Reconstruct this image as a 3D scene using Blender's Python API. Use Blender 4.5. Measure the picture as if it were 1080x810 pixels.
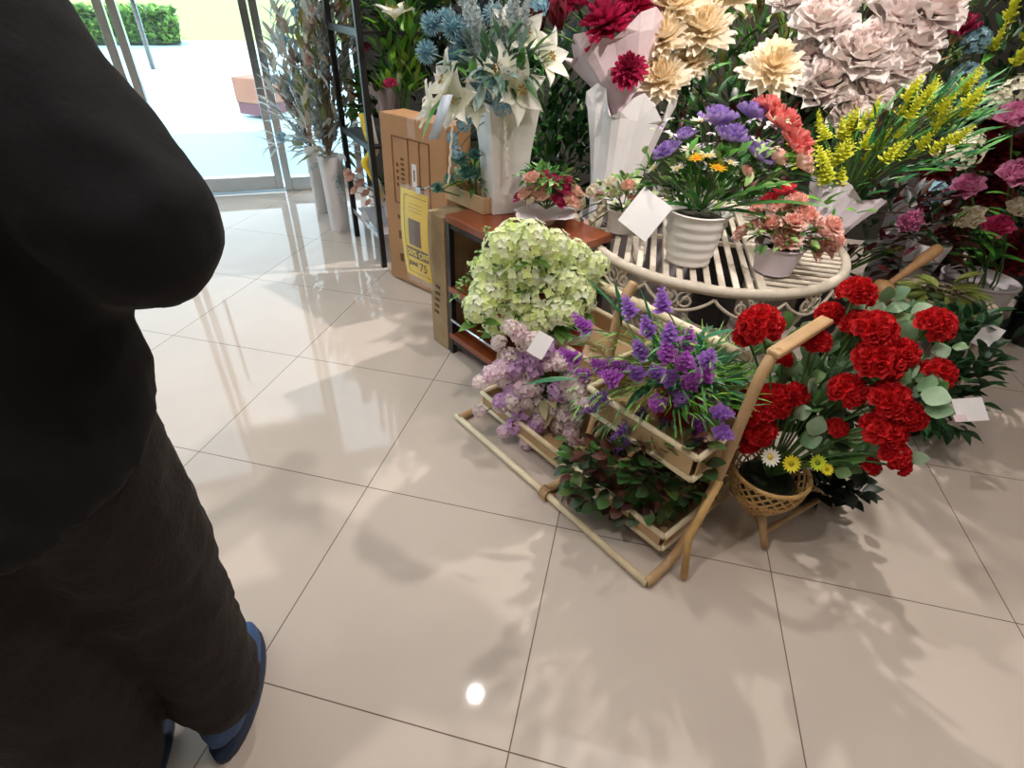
import bpy, bmesh, math, random
from mathutils import Vector, Matrix, Quaternion, noise
for o in list(bpy.data.objects): bpy.data.objects.remove(o)
S = bpy.context.scene
C = S.collection
V = Vector
PI = math.pi
rnd = random.Random(7)

# ------------------------------------------------------------------ camera
CAM = V((0, 0, 1.2655)); FPX = 568.2
FW = V((-0.1648, 0.7930, -0.5865)); RT = V((0.9727, 0.2292, 0.0367)); UP = V((-0.1635, 0.5645, 0.8091))
cd = bpy.data.cameras.new('camera'); cam = bpy.data.objects.new('camera', cd); C.objects.link(cam)
m = Matrix((RT, UP, -FW)).transposed().to_4x4(); m.translation = CAM
cam.matrix_world = m
cd.sensor_width = 36; cd.lens = FPX / 1080 * 36; cd.clip_start = 0.03; cd.clip_end = 200
S.camera = cam
def ray(px, py): return FW + RT * ((px - 540) / FPX) + UP * ((405 - py) / FPX)
def at(px, py, z):
    d = ray(px, py); return CAM + d * ((z - CAM.z) / d.z)
def near(px, py, xy, dd=0.0):
    d = ray(px, py); h = V((d.x, d.y)); t = (V(xy[:2]).dot(h)) / h.dot(h) + dd / h.length
    return CAM + d * t

# ------------------------------------------------------------------ world, lamps, exposure
W = bpy.data.worlds.new('sky'); S.world = W; W.use_nodes = True
bg = W.node_tree.nodes['Background']; bg.inputs[0].default_value = (0.72, 0.9, 1.0, 1); bg.inputs[1].default_value = 2.3
def lamp(name, kind, loc, energy, color, size=0.1, target=None, spot=None, blend=0.6):
    l = bpy.data.lights.new(name, kind); l.energy = energy; l.color = color
    if kind == 'AREA': l.shape = 'SQUARE'; l.size = size
    elif kind != 'SUN': l.shadow_soft_size = size
    if spot: l.spot_size = math.radians(spot); l.spot_blend = blend
    o = bpy.data.objects.new(name, l); C.objects.link(o); o.location = loc
    if target is not None: o.rotation_euler = (V(target) - V(loc)).to_track_quat('-Z', 'Y').to_euler()
    return o
WARM = (1.0, 0.92, 0.85)
SPOTS = [(-0.52, 1.72), (0.2, 3.3), (0.75, 1.0), (-2.9, -0.6), (2.6, 0.4), (-0.9, 0.15)]  # the third spot is added to light the fronts of the upper blooms
POW = [40, 155, 20, 20, 10, 42]
for (x, y), pw in zip(SPOTS, POW):
    lamp('downlight_lamp', 'SPOT', (x, y, 2.74), pw, WARM, 0.035, (x, y, 0), 140, 0.8)
lamp('bloom_fill_lamp', 'SPOT', (0.9, 0.5, 2.70), 190, WARM, 0.06, (0.35, 2.45, 0.95), 46, 0.9)  # added spot without a fixture, brightens the upper flowers
lamp('ambient_fill_lamp', 'AREA', (0.6, 1.0, 2.74), 8, WARM, 1.2, (0.6, 1.0, 0))  # this and the next: unseen area lamps added as soft ambient fill
lamp('ambient_fill_lamp', 'AREA', (-2.2, 0.2, 2.74), 6, WARM, 1.2, (-2.2, 0.2, 0))
sun = lamp('sun', 'SUN', (0, 0, 10), 3.5, (1, 0.97, 0.9)); sun.rotation_euler = (math.radians(35), math.radians(20), 0)
S.view_settings.view_transform = 'Standard'; S.view_settings.look = 'None'
S.view_settings.gamma = 1; S.view_settings.use_curve_mapping = False
S.view_settings.exposure = 0.58

# ------------------------------------------------------------------ materials
def lin(c):
    if isinstance(c, str): c = [int(c[i:i+2], 16) / 255 for i in (0, 2, 4)]
    return tuple((x / 12.92 if x <= 0.04045 else ((x + 0.055) / 1.055) ** 2.4) for x in c)
def lerp(a, b, t): return tuple(x + (y - x) * t for x, y in zip(a, b))
MATS = {}
def mat(name, col, rough=0.6, metal=0.0, nscale=20, namt=0.12, bump=0.0, coat=0.0, **kw):
    if name in MATS: return MATS[name]
    m = bpy.data.materials.new(name); m.use_nodes = True; nt = m.node_tree; b = nt.nodes['Principled BSDF']
    tc = nt.nodes.new('ShaderNodeTexCoord'); nz = nt.nodes.new('ShaderNodeTexNoise'); nz.inputs['Scale'].default_value = nscale
    nz.inputs['Detail'].default_value = 5
    nt.links.new(tc.outputs['Object'], nz.inputs['Vector'])
    rp = nt.nodes.new('ShaderNodeValToRGB'); c = lin(col)
    rp.color_ramp.elements[0].position = 0.3; rp.color_ramp.elements[1].position = 0.7
    rp.color_ramp.elements[0].color = (*[x * (1 - namt) for x in c], 1); rp.color_ramp.elements[1].color = (*[min(1, x * (1 + namt)) for x in c], 1)
    nt.links.new(nz.outputs['Fac'], rp.inputs['Fac']); nt.links.new(rp.outputs['Color'], b.inputs['Base Color'])
    b.inputs['Roughness'].default_value = rough; b.inputs['Metallic'].default_value = metal
    b.inputs['Coat Weight'].default_value = coat
    if bump:
        bp = nt.nodes.new('ShaderNodeBump'); bp.inputs['Strength'].default_value = bump; bp.inputs['Distance'].default_value = 0.01
        nt.links.new(nz.outputs['Fac'], bp.inputs['Height']); nt.links.new(bp.outputs['Normal'], b.inputs['Normal'])
    for k, v in kw.items(): b.inputs[k.replace('_', ' ')].default_value = v
    MATS[name] = m; return m
def mat_attr(name, rough, transl):
    m = bpy.data.materials.new(name); m.use_nodes = True; nt = m.node_tree; b = nt.nodes['Principled BSDF']
    at_ = nt.nodes.new('ShaderNodeAttribute'); at_.attribute_name = 'Col'
    tc = nt.nodes.new('ShaderNodeTexCoord'); nz = nt.nodes.new('ShaderNodeTexNoise'); nz.inputs['Scale'].default_value = 60
    nt.links.new(tc.outputs['Object'], nz.inputs['Vector'])
    mr = nt.nodes.new('ShaderNodeMapRange'); mr.inputs['To Min'].default_value = 0.8; mr.inputs['To Max'].default_value = 1.2
    nt.links.new(nz.outputs['Fac'], mr.inputs['Value'])
    mx = nt.nodes.new('ShaderNodeVectorMath'); mx.operation = 'SCALE'
    nt.links.new(at_.outputs['Color'], mx.inputs[0]); nt.links.new(mr.outputs['Result'], mx.inputs['Scale'])
    nt.links.new(mx.outputs[0], b.inputs['Base Color']); b.inputs['Roughness'].default_value = rough
    tr = nt.nodes.new('ShaderNodeBsdfTranslucent'); nt.links.new(mx.outputs[0], tr.inputs['Color'])
    ms = nt.nodes.new('ShaderNodeMixShader'); ms.inputs[0].default_value = transl
    nt.links.new(b.outputs[0], ms.inputs[1]); nt.links.new(tr.outputs[0], ms.inputs[2])
    nt.links.new(ms.outputs[0], nt.nodes['Material Output'].inputs['Surface'])
    return m
PETAL = mat_attr('petal_cloth', 0.75, 0.3)
LEAF = mat_attr('leaf_plastic', 0.45, 0.18)
def glassy(name, col, alpha, rough=0.05):
    m = bpy.data.materials.new(name); m.use_nodes = True; nt = m.node_tree; b = nt.nodes['Principled BSDF']
    b.inputs['Base Color'].default_value = (*lin(col), 1); b.inputs['Roughness'].default_value = rough
    tr = nt.nodes.new('ShaderNodeBsdfTransparent'); ms = nt.nodes.new('ShaderNodeMixShader'); ms.inputs[0].default_value = alpha
    nt.links.new(tr.outputs[0], ms.inputs[1]); nt.links.new(b.outputs[0], ms.inputs[2])
    nt.links.new(ms.outputs[0], nt.nodes['Material Output'].inputs['Surface']); return m
GLASS = glassy('clear_glass', 'e8f4f8', 0.07); FILM = glassy('clear_plastic', 'ffffff', 0.08, 0.1)
WHITE = mat('white_ceramic', 'e2dedd', 0.35, nscale=6, namt=0.03)
PAPER = mat('white_paper', 'e6e2e4', 0.7, nscale=9, namt=0.05, bump=0.3)
PINKPAPER = mat('pale_pink_wrap', 'e3cdd3', 0.6, nscale=9, namt=0.07, bump=0.5)
GREYPOT = mat('grey_bucket', 'a9a1a6', 0.5, nscale=5, namt=0.05)
IRON = mat('painted_iron', 'd9cdbd', 0.45, nscale=30, namt=0.08)
RATTAN = mat('peeled_rattan', 'bd9a70', 0.45, nscale=14, namt=0.16, bump=0.15)
RATTAN2 = mat('pale_rattan', 'e6d5b4', 0.45, nscale=14, namt=0.12, bump=0.1)
BAMBOO = mat('bamboo_strip', 'cca468', 0.4, nscale=25, namt=0.18)
TANBOARD = mat('tan_panel', 'b99a72', 0.6, nscale=12, namt=0.1)
WOOD = mat('red_brown_wood', '8a4526', 0.35, nscale=7, namt=0.18, coat=0.2)
DARK = mat('black_metal', '17171a', 0.4, nscale=10, namt=0.1)
CARD = mat('cardboard', 'ae825a', 0.8, nscale=10, namt=0.07)
CARDG = mat('worn_cardboard', 'a58c6c', 0.85, nscale=18, namt=0.14)
CHROME = mat('brushed_chrome', 'c9d2d8', 0.2, 1.0, nscale=5, namt=0.03)
REDPOT = mat('red_pot', 'a3211f', 0.4, nscale=6, namt=0.06)
YELLOW = mat('yellow_paper', 'f0cf22', 0.55, nscale=5, namt=0.04)
BROWNINK = mat('brown_ink', '5b3a1a', 0.6, nscale=70, namt=0.25)
LEMON = mat('yellow_lettering', 'f5dc4a', 0.6)
SOIL = mat('dark_moss', '2b2a1c', 0.95, nscale=60, namt=0.4, bump=0.6)
INK = mat('faded_print', '6b4524', 0.8, nscale=70, namt=0.3)

# ------------------------------------------------------------------ mesh building
class MB:
    def __init__(s): s.v = []; s.f = []; s.c = []; s.fm = []; s.mats = []; s.sm = []
    def mi(s, m):
        if m not in s.mats: s.mats.append(m)
        return s.mats.index(m)
    def add(s, vs, fs, m=None, cols=None, smooth=True):
        n = len(s.v); s.v += [tuple(v) for v in vs]
        s.c += list(cols) if cols else [(1, 1, 1)] * len(vs)
        k = s.mi(m) if m else 0
        for f in fs: s.f.append(tuple(i + n for i in f)); s.fm.append(k); s.sm.append(smooth)
    def mesh(s, name, org=V((0, 0, 0))):
        me = bpy.data.meshes.new(name)
        me.from_pydata([(v[0]-org[0], v[1]-org[1], v[2]-org[2]) for v in s.v], [], s.f)
        me.polygons.foreach_set('material_index', s.fm); me.polygons.foreach_set('use_smooth', s.sm)
        a = me.color_attributes.new('Col', 'FLOAT_COLOR', 'POINT')
        a.data.foreach_set('color', [x for c in s.c for x in (*c, 1.0)])
        for m in s.mats: me.materials.append(m)
        me.update(); return me
    def build(s, name, parent=None):
        org = parent_org(parent) if parent else V((0, 0, 0))
        o = bpy.data.objects.new(name, s.mesh(name, org)); C.objects.link(o)
        if parent: o.parent = parent; o.location = (0, 0, 0)
        ORG[o.name] = org
        return o
ORG = {}
def parent_org(p):
    return ORG.get(p.name, V((0, 0, 0)))
def tag(o, label=None, cat=None, group=None, kind=None):
    if label: o['label'] = label
    if cat: o['category'] = cat
    if group: o['group'] = group
    if kind: o['kind'] = kind
    return o
def thing(name, label, cat, loc, group=None):
    o = bpy.data.objects.new(name, None); C.objects.link(o); o.location = loc; o.empty_display_size = 0.05
    ORG[o.name] = V(loc); return tag(o, label, cat, group)
def solo(name, mb, label, cat, base, group=None):
    """a thing of one mesh, origin at its base"""
    o = bpy.data.objects.new(name, mb.mesh(name, V(base))); C.objects.link(o); o.location = base
    ORG[o.name] = V(base); return tag(o, label, cat, group)
def inst(name, me, parent, loc, q=None, sc=1.0):
    o = bpy.data.objects.new(name, me); C.objects.link(o); o.parent = parent
    o.location = V(loc) - parent_org(parent); o.rotation_mode = 'QUATERNION'
    if q: o.rotation_quaternion = q
    o.scale = (sc, sc, sc) if not hasattr(sc, '__len__') else sc
    ORG[o.name] = V(loc); return o
def dirq(d, roll=0.0): return V(d).to_track_quat('Z', 'Y') @ Quaternion((0, 0, 1), roll)
def rm(d, roll=0.0, loc=(0, 0, 0), sc=1.0): return Matrix.Translation(V(loc)) @ dirq(d, roll).to_matrix().to_4x4() @ Matrix.Scale(sc, 4)

def box(mb, c, s, m, rz=0.0, mtx=None, bev=0.0, col=None):
    """box of size s centred on c; bevelled edges when bev > 0"""
    bm = bmesh.new(); bmesh.ops.create_cube(bm, size=1)
    for v in bm.verts: v.co = V((v.co.x*s[0], v.co.y*s[1], v.co.z*s[2]))
    if bev: bmesh.ops.bevel(bm, geom=bm.edges[:], offset=bev, segments=2, affect='EDGES', profile=0.5)
    M = Matrix.Translation(V(c)) @ Matrix.Rotation(rz, 4, 'Z') if mtx is None else mtx @ Matrix.Translation(V(c))
    vs = [M @ v.co for v in bm.verts]; bm.verts.index_update()
    fs = [tuple(v.index for v in f.verts) for f in bm.faces]
    mb.add(vs, fs, m, [col]*len(vs) if col else None, smooth=False); bm.free()
def tube(mb, pts, r, m, n=8, cols=None, col=None, cap=True):
    pts = [V(p) for p in pts]; k = len(pts); rs = r if hasattr(r, '__len__') else [r]*k
    vs = []; fs = []; prev = None
    for i, p in enumerate(pts):
        t = (pts[min(i+1, k-1)] - pts[max(i-1, 0)]); t = t.normalized() if t.length > 1e-9 else V((0, 0, 1))
        if prev is None:
            a = t.cross(V((0, 0, 1)) if abs(t.z) < 0.9 else V((1, 0, 0))).normalized()
        else:
            a = (prev - t * prev.dot(t)); a = a.normalized() if a.length > 1e-6 else prev
        prev = a; b = t.cross(a)
        for j in range(n):
            w = 2*PI*j/n; vs.append(p + (a*math.cos(w) + b*math.sin(w))*rs[i])
    for i in range(k-1):
        for j in range(n):
            fs.append((i*n+j, i*n+(j+1) % n, (i+1)*n+(j+1) % n, (i+1)*n+j))
    if cap: fs.append(tuple(range(n-1, -1, -1))); fs.append(tuple((k-1)*n+j for j in range(n)))
    mb.add(vs, fs, m, [col]*len(vs) if col else cols)
def smooth_path(pts, n=6):
    pts = [V(p) for p in pts]; out = []
    P = [pts[0]*2-pts[1]] + pts + [pts[-1]*2-pts[-2]]
    for i in range(1, len(P)-2):
        for k in range(n):
            t = k/n; a, b, c, d = P[i-1], P[i], P[i+1], P[i+2]
            out.append(0.5*((2*b)+(c-a)*t+(2*a-5*b+4*c-d)*t*t+(3*b-a-3*c+d)*t*t*t))
    return out + [pts[-1]]
def lathe(mb, prof, c, m, n=32, mtx=None, sides=None, cols=None, sx=1, sy=1, caps=True):
    vs = []; fs = []; k = len(prof); cs = []
    for i, (r, z) in enumerate(prof):
        for j in range(n):
            w = 2*PI*j/n
            p = V((r*math.cos(w)*sx, r*math.sin(w)*sy, z)); p = (mtx @ p) if mtx else p + V(c); vs.append(p)
            if cols: cs.append(cols[i])
    for i in range(k-1):
        for j in range(n): fs.append((i*n+j, i*n+(j+1) % n, (i+1)*n+(j+1) % n, (i+1)*n+j))
    if caps: fs.append(tuple(range(n-1, -1, -1))); fs.append(tuple((k-1)*n+j for j in range(n)))
    mb.add(vs, fs, m, cs or None)

# ------------------------------------------------------------------ petals and leaves
def petal(mb, M, L, Wd, c0, c1, m, nu=4, nv=3, cup=0.3, curl=0.2, peak=0.6, tip=0.0, ruf=0.0, fold=0.0, rg=rnd):
    """a petal growing along +Y of M, facing +Z"""
    vs = []; fs = []; cs = []; ph = rg.random()*6
    for i in range(nu+1):
        u = i/nu
        e = u/peak if u < peak else (1-u)/(1-peak)
        w = Wd*0.5*(max(0.0, math.sin(e*PI/2)))**(0.75 if tip == 0 else 1.0)
        w = max(w, Wd*0.09 if u == 0 else (0.004*L if tip else Wd*0.16))
        for j in range(nv+1):
            v = -1 + 2*j/nv
            z = curl*L*u*u + cup*Wd*0.5*(v*v)*(0.3+u*0.7) + fold*abs(v)*w + ruf*L*math.sin(v*5+ph)*u*u
            vs.append(M @ V((v*w, L*u*(1-0.08*v*v if not tip else 1), z)))
            cs.append(lerp(c0, c1, u))
    for i in range(nu):
        for j in range(nv):
            a = i*(nv+1)+j; fs.append((a, a+1, a+nv+2, a+nv+1))
    mb.add(vs, fs, m, cs)
def R3(ax, a): return Matrix.Rotation(a, 4, ax)
def rosette(mb, M, layers, L, Wd, cin, cout, nper=5, a0=80, a1=15, s0=0.45, s1=1.0, lift=0.2, rg=rnd, m=None, **kw):
    """whorls of petals, from upright in the middle to flat outside"""
    m = m or PETAL
    for k in range(layers):
        t = k/max(1, layers-1); ang = math.radians(a0+(a1-a0)*t); s = s0+(s1-s0)*t
        n = nper + int(k*0.8) if not isinstance(nper, tuple) else int(nper[0]+(nper[1]-nper[0])*t)
        for j in range(n):
            w = 2*PI*(j+(k % 2)*0.5)/n + rg.uniform(-.15, .15)
            c1 = lerp(cin, cout, t); c1 = lerp(c1, (0, 0, 0), rg.uniform(0, .12))
            MM = M @ Matrix.Translation((0, 0, lift*L*(1-t))) @ R3('Z', w) @ R3('X', ang+rg.uniform(-.12, .12)) @ Matrix.Translation((0, 0.03*L, 0))
            petal(mb, MM, L*s*rg.uniform(.9, 1.1), Wd*s, lerp(c1, cin, .5), c1, m, rg=rg, **kw)
def c_(h): return lin(h)
def dome(n, R, spread=100, rg=rnd):
    """n roughly even directions on a cap"""
    out = []
    zmin = math.cos(math.radians(spread))
    for i in range(n):
        z = 1-(1-zmin)*(i+.5)/n; w = i*2.39996+rg.uniform(-.2, .2); r = math.sqrt(max(0, 1-z*z))
        out.append(V((r*math.cos(w), r*math.sin(w), z)))
    return out
def head_ruffled(cin, cout, name='bloom', layers=6, L=1.0, Wd=0.75, ruf=.06, seed=1, nper=(6, 11), a0=85, a1=-5, cup=.25, curl=.15, **kw):
    mb = MB(); rg = random.Random(seed)
    rosette(mb, Matrix.Identity(4), layers, L, Wd, c_(cin), c_(cout), nper=nper, a0=a0, a1=a1, s0=.5, s1=1, lift=.35, rg=rg, ruf=ruf, cup=cup, curl=curl, **kw)
    return mb.mesh(name)
def head_geranium(seed=1):
    """a domed head of crowded ruffled red florets, about one unit in radius"""
    mb = MB(); rg = random.Random(seed)
    for d in dome(19, 1, 98, rg):
        col = lerp(c_('e2101c'), c_('f22a30'), rg.random())
        rosette(mb, rm(d, rg.random()*6, d*0.55), 3, .42, .44, lerp(col, c_('8e0510'), .4), col, nper=(4, 7), a0=78, a1=12, s0=.55, s1=1, lift=.2, rg=rg, ruf=.09, cup=.2, curl=.1, nu=3, nv=3)
    return mb.mesh('geranium_bloom')
def head_hydrangea(cin, cout, seed=1, n=42, fl=.30, name='hydrangea_bloom'):
    mb = MB(); rg = random.Random(seed)
    for d in dome(n, 1, 112, rg):
        M = rm(d, rg.random()*6, d*rg.uniform(.78, 1.0)); col = lerp(c_(cin), c_(cout), rg.random())
        for k in range(4):
            petal(mb, M @ R3('Z', k*PI/2+rg.uniform(-.1, .1)) @ R3('X', rg.uniform(.05, .4)), fl, fl*.86, lerp(col, c_(cin), .6), col, PETAL, nu=3, nv=2, peak=.6, cup=.35, curl=-.1, rg=rg)
    return mb.mesh(name)
def head_thistle(c0, c1, seed=1):
    mb = MB(); rg = random.Random(seed)
    lathe(mb, [(0.01, -.6), (.45, -.4), (.6, 0), (.45, .4), (.01, .6)], (0, 0, 0), LEAF, 10, cols=[c_(c0)]*5, caps=False)
    for d in dome(110, 1, 165, rg):
        petal(mb, rm(d, rg.random()*6, d*.45) @ R3('X', PI/2), .6, .16, c_(c0), lerp(c_(c1), c_('dfe9ea'), rg.random()*.5), PETAL, nu=2, nv=1, tip=1, cup=.2, curl=0, rg=rg)
    return mb.mesh('thistle_bloom')
def head_lily(seed=1):
    mb = MB(); rg = random.Random(seed)
    for k in range(6):
        petal(mb, R3('Z', k*PI/3) @ R3('X', math.radians(62 if k % 2 else 55)), 1, .56, c_('eef0d0'), c_('fbf8f4'), PETAL, nu=7, nv=4, cup=.5, curl=-.55, peak=.55, tip=1, rg=rg)
    for k in range(6):
        w = k*PI/3+.3; tube(mb, [(0, 0, .1), (.1*math.cos(w), .1*math.sin(w), .55)], .015, PETAL, 4, col=c_('d8dba0'))
        box(mb, (.1*math.cos(w), .1*math.sin(w), .57), (.1, .04, .04), PETAL, w, col=c_('a87a20'))
    return mb.mesh('lily_bloom')
def head_tulip(cin, cout, seed=1):
    mb = MB(); rg = random.Random(seed)
    rosette(mb, Matrix.Identity(4), 3, 1.25, .85, c_(cin), c_(cout), nper=(3, 4), a0=88, a1=74, s0=.9, s1=1, lift=0, rg=rg, cup=1.1, curl=.08, peak=.5, nu=6, nv=5)
    return mb.mesh('tulip_bloom')
def head_daisy(c, cen, seed=1, n=16):
    mb = MB(); rg = random.Random(seed)
    for k in range(n): petal(mb, R3('Z', 2*PI*k/n) @ R3('X', .2+(k % 2)*.12) @ Matrix.Translation((0, .2, 0)), .8, .26, lerp(c_(c), c_(cen), .15), c_(c), PETAL, nu=3, nv=2, cup=.2, curl=0, rg=rg)
    lathe(mb, [(.30, 0), (.3, .09), (.2, .17), (.02, .2)], (0, 0, 0), PETAL, 12, cols=[c_(cen)]*4)
    return mb.mesh('daisy_bloom')
def head_spray(cin, cout, cream, seed=1, n=15):
    """a drooping spray of five-petalled florets along +Z, one unit long"""
    mb = MB(); rg = random.Random(seed)
    tube(mb, [(0, 0, 0), (.03, 0, .5), (0, .03, 1)], .012, LEAF, 5, col=c_('8b9a63'))
    for i in range(n):
        z = (i+.6)/n; w = i*2.4; d = V((math.cos(w), math.sin(w), rg.uniform(-.1, .5))).normalized()
        M = rm(d, rg.random()*6, V((0, 0, z))+d*rg.uniform(.1, .2)); col = lerp(c_(cin), c_(cout), rg.random())
        for k in range(5):
            petal(mb, M @ R3('Z', k*2*PI/5) @ R3('X', .25), .17, .15, c_(cream), col, PETAL, nu=2, nv=2, cup=.3, curl=.05, rg=rg)
    return mb.mesh('flower_spray')
def head_spike(cin, cout, seed=1, n=34, fat=.11):
    mb = MB(); rg = random.Random(seed)
    for i in range(n):
        z = i/n; w = i*2.4; d = V((math.cos(w), math.sin(w), 1.1)).normalized(); s = fat*(1.25-z)
        M = rm(d, 0, V((math.cos(w)*.02, math.sin(w)*.02, z)))
        for k in range(2): petal(mb, M @ R3('Z', k*PI) @ R3('X', 1.1), s*1.7, s*1.3, c_(cin), lerp(c_(cin), c_(cout), rg.random()), PETAL, nu=2, nv=1, cup=.5, curl=-.1, rg=rg)
    return mb.mesh('flower_spike')

def leaf(mb, p, d, L, Wd, c0, c1, roll=0.0, droop=-.25, tip=1, nu=5, fold=.25, peak=.45, up=None, rg=rnd, ruf=0, nv=2):
    """one leaf from p growing along d"""
    d = V(d).normalized(); z = V((0, 0, 1)) if up is None else V(up)
    z = (z - d*z.dot(d)); z = z.normalized() if z.length > .05 else d.orthogonal().normalized()
    x = d.cross(z); M = Matrix((x, d, z)).transposed().to_4x4(); M.translation = V(p); M = M @ R3('Y', roll)
    petal(mb, M, L, Wd, c0, c1, LEAF, nu=nu, nv=nv, cup=0, curl=droop, peak=peak, tip=tip, fold=fold, ruf=ruf, rg=rg)
def rdir(rg, zmin=-1, zmax=1):
    w = rg.random()*2*PI; z = rg.uniform(zmin, zmax); r = math.sqrt(max(0, 1-z*z)); return V((r*math.cos(w), r*math.sin(w), z))
def leaf_ball(mb, c, rad, n, L, Wd, cols, rg, zmin=-.3, zmax=1, **kw):
    """leaves filling an ellipsoid, growing outward from its middle"""
    for i in range(n):
        d = rdir(rg, zmin, zmax); t = rg.random()**.5
        p = V(c) + V((d.x*rad[0], d.y*rad[1], d.z*rad[2]))*t*.85
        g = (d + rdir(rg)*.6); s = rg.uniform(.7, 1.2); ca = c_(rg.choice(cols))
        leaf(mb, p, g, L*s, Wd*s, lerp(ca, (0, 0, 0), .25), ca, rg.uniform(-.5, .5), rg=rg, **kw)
def stems(mb, base, pts, r=.0022, col='4e7030'):
    for p in pts:
        p = V(p); b = V(base); q = b.lerp(p, .55) + V((0, 0, (p-b).length*.12))
        tube(mb, smooth_path([b, q, p], 4), r, LEAF, 5, col=c_(col))
G_MID = ['3f7a2c', '4f8f35', '2f6428', '5fa040']; G_DARK = ['1f4a26', '2a5a2c', '173a20', '33682f']
G_GREY = ['8fae8a', 'a5c0a0', '7b9d78', '6f9166']; G_LIME = ['8fc53a', 'a8d84c', '79b030', '5c9a2e']

# ================================================================== the setting
FLO = MB()
fm = bpy.data.materials.new('floor_tile'); fm.use_nodes = True; nt = fm.node_tree; b = nt.nodes['Principled BSDF']
tc = nt.nodes.new('ShaderNodeTexCoord'); mp = nt.nodes.new('ShaderNodeMapping')
mp.inputs['Location'].default_value = (1.265, -1.651, 0)
nt.links.new(tc.outputs['Object'], mp.inputs[0])
br = nt.nodes.new('ShaderNodeTexBrick'); br.offset = 0; br.squash = 1
for k, v in (('Scale', 1), ('Mortar Size', .0016), ('Mortar Smooth', .2), ('Brick Width', .6), ('Row Height', .6)): br.inputs[k].default_value = v
br.inputs['Color1'].default_value = (*lin('d9cbc0'), 1); br.inputs['Color2'].default_value = (*lin('d5c7bc'), 1); br.inputs['Mortar'].default_value = (*lin('75675a'), 1)
nt.links.new(mp.outputs[0], br.inputs['Vector'])
nz = nt.nodes.new('ShaderNodeTexNoise'); nz.inputs['Scale'].default_value = 2.5; nz.inputs['Detail'].default_value = 8; nt.links.new(tc.outputs['Object'], nz.inputs[0])
mx = nt.nodes.new('ShaderNodeMix'); mx.data_type = 'RGBA'; mx.blend_type = 'MULTIPLY'; mx.inputs[0].default_value = .25
nt.links.new(br.outputs['Color'], mx.inputs[6]); nt.links.new(nz.outputs['Fac'], mx.inputs[7]); nt.links.new(mx.outputs[2], b.inputs['Base Color'])
b.inputs['Specular IOR Level'].default_value = .35
rr = nt.nodes.new('ShaderNodeMapRange'); rr.inputs['To Min'].default_value = .03; rr.inputs['To Max'].default_value = .06
nt.links.new(nz.outputs['Fac'], rr.inputs[0]); nt.links.new(rr.outputs[0], b.inputs['Roughness'])
SF0 = V((-6.2, 1.29, 0)); SFD = V((.838, .546, 0)).normalized(); SF1 = V((-2.06, 3.985, 0))   # the shopfront line
NB = V((-SFD.y, SFD.x, 0))
RIGHT, BACK, FRONT, HC = 3.6, 3.985, -2.4, 2.78
vs = [(SF0.x, FRONT, 0), (RIGHT, FRONT, 0), (RIGHT, BACK, 0), (SF1.x, BACK, 0), (SF0.x, SF0.y, 0)]
FLO.add(vs + [(x, y, -.1) for x, y, z in vs], [(0, 1, 2, 3, 4), (9, 8, 7, 6, 5)] + [(i, i+5, (i+1) % 5+5, (i+1) % 5) for i in range(5)], fm, smooth=False)
tag(FLO.build('floor'), kind='structure')
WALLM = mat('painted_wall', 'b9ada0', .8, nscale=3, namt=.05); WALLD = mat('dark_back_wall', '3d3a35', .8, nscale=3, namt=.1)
def st(name, mb, **kw): return tag(mb.build(name), kind='structure', **kw)
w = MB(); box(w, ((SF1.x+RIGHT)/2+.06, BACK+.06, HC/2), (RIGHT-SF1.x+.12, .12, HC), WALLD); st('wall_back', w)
w = MB(); box(w, (RIGHT+.06, (FRONT+BACK)/2, HC/2), (.12, BACK-FRONT, HC), WALLM); st('wall_right', w)
w = MB(); box(w, ((SF0.x+RIGHT)/2, FRONT-.06, HC/2), (RIGHT-SF0.x, .12, HC), WALLM); st('wall_front', w)
w = MB(); box(w, (SF0.x-.06, (FRONT+SF0.y)/2, HC/2), (.12, SF0.y-FRONT, HC), WALLM); st('wall_left', w)
w = MB(); CE = mat('ceiling_paint', 'e6e2da', .8, nscale=3, namt=.03)
w.add([(x, y, HC) for x, y, z in vs] + [(x, y, HC+.1) for x, y, z in vs], [(4, 3, 2, 1, 0), (5, 6, 7, 8, 9)] + [(i, (i+1) % 5, (i+1) % 5+5, i+5) for i in range(5)], CE, smooth=False); st('ceiling', w)
sfang = math.atan2(SFD.y, SFD.x)
def sfp(t, z=0, off=0): p = SF0.lerp(SF1, 0) + SFD*t + NB*off; return V((p.x, p.y, z))
SFL = (SF1-SF0).length
t_jamb = (at(302, 200, 0)-SF0).dot(SFD); t_left = (near(118, 8, (-3.6, 3.0))-SF0).dot(SFD)
def pane(name, t0, t1, z0, z1):
    fr = MB()
    for t in (t0+.025, t1-.025): box(fr, sfp(t, (z0+z1)/2), (.05, .05, z1-z0), CHROME, sfang, bev=.004)
    box(fr, sfp((t0+t1)/2, z0+.05), (t1-t0-.1, .055, .1), CHROME, sfang, bev=.004)
    box(fr, sfp((t0+t1)/2, z1-.03), (t1-t0-.1, .05, .06), CHROME, sfang, bev=.004)
    f = st(name, fr)
    g = MB(); box(g, sfp((t0+t1)/2, (z0+z1)/2+.03), (t1-t0-.1, .012, z1-z0-.16), GLASS, sfang); g.build('pane', f)
    return f
d1 = pane('window_1', 0.02, t_left-.02, 0, HC)
d2 = pane('door_1', t_left, t_jamb-.01, 0.02, 2.2)
hb = MB(); tube(hb, [sfp(t_left+.15, .8, -.06), sfp(t_left+.15, 1.6, -.06)], .014, CHROME, 10)
for z in (.85, 1.55): tube(hb, [sfp(t_left+.15, z, -.06), sfp(t_left+.15, z, -.005)], .008, CHROME, 8)
hb.build('door_handle', d2)
d3 = pane('window_2', t_jamb, SFL-.02, 0, HC)
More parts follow.
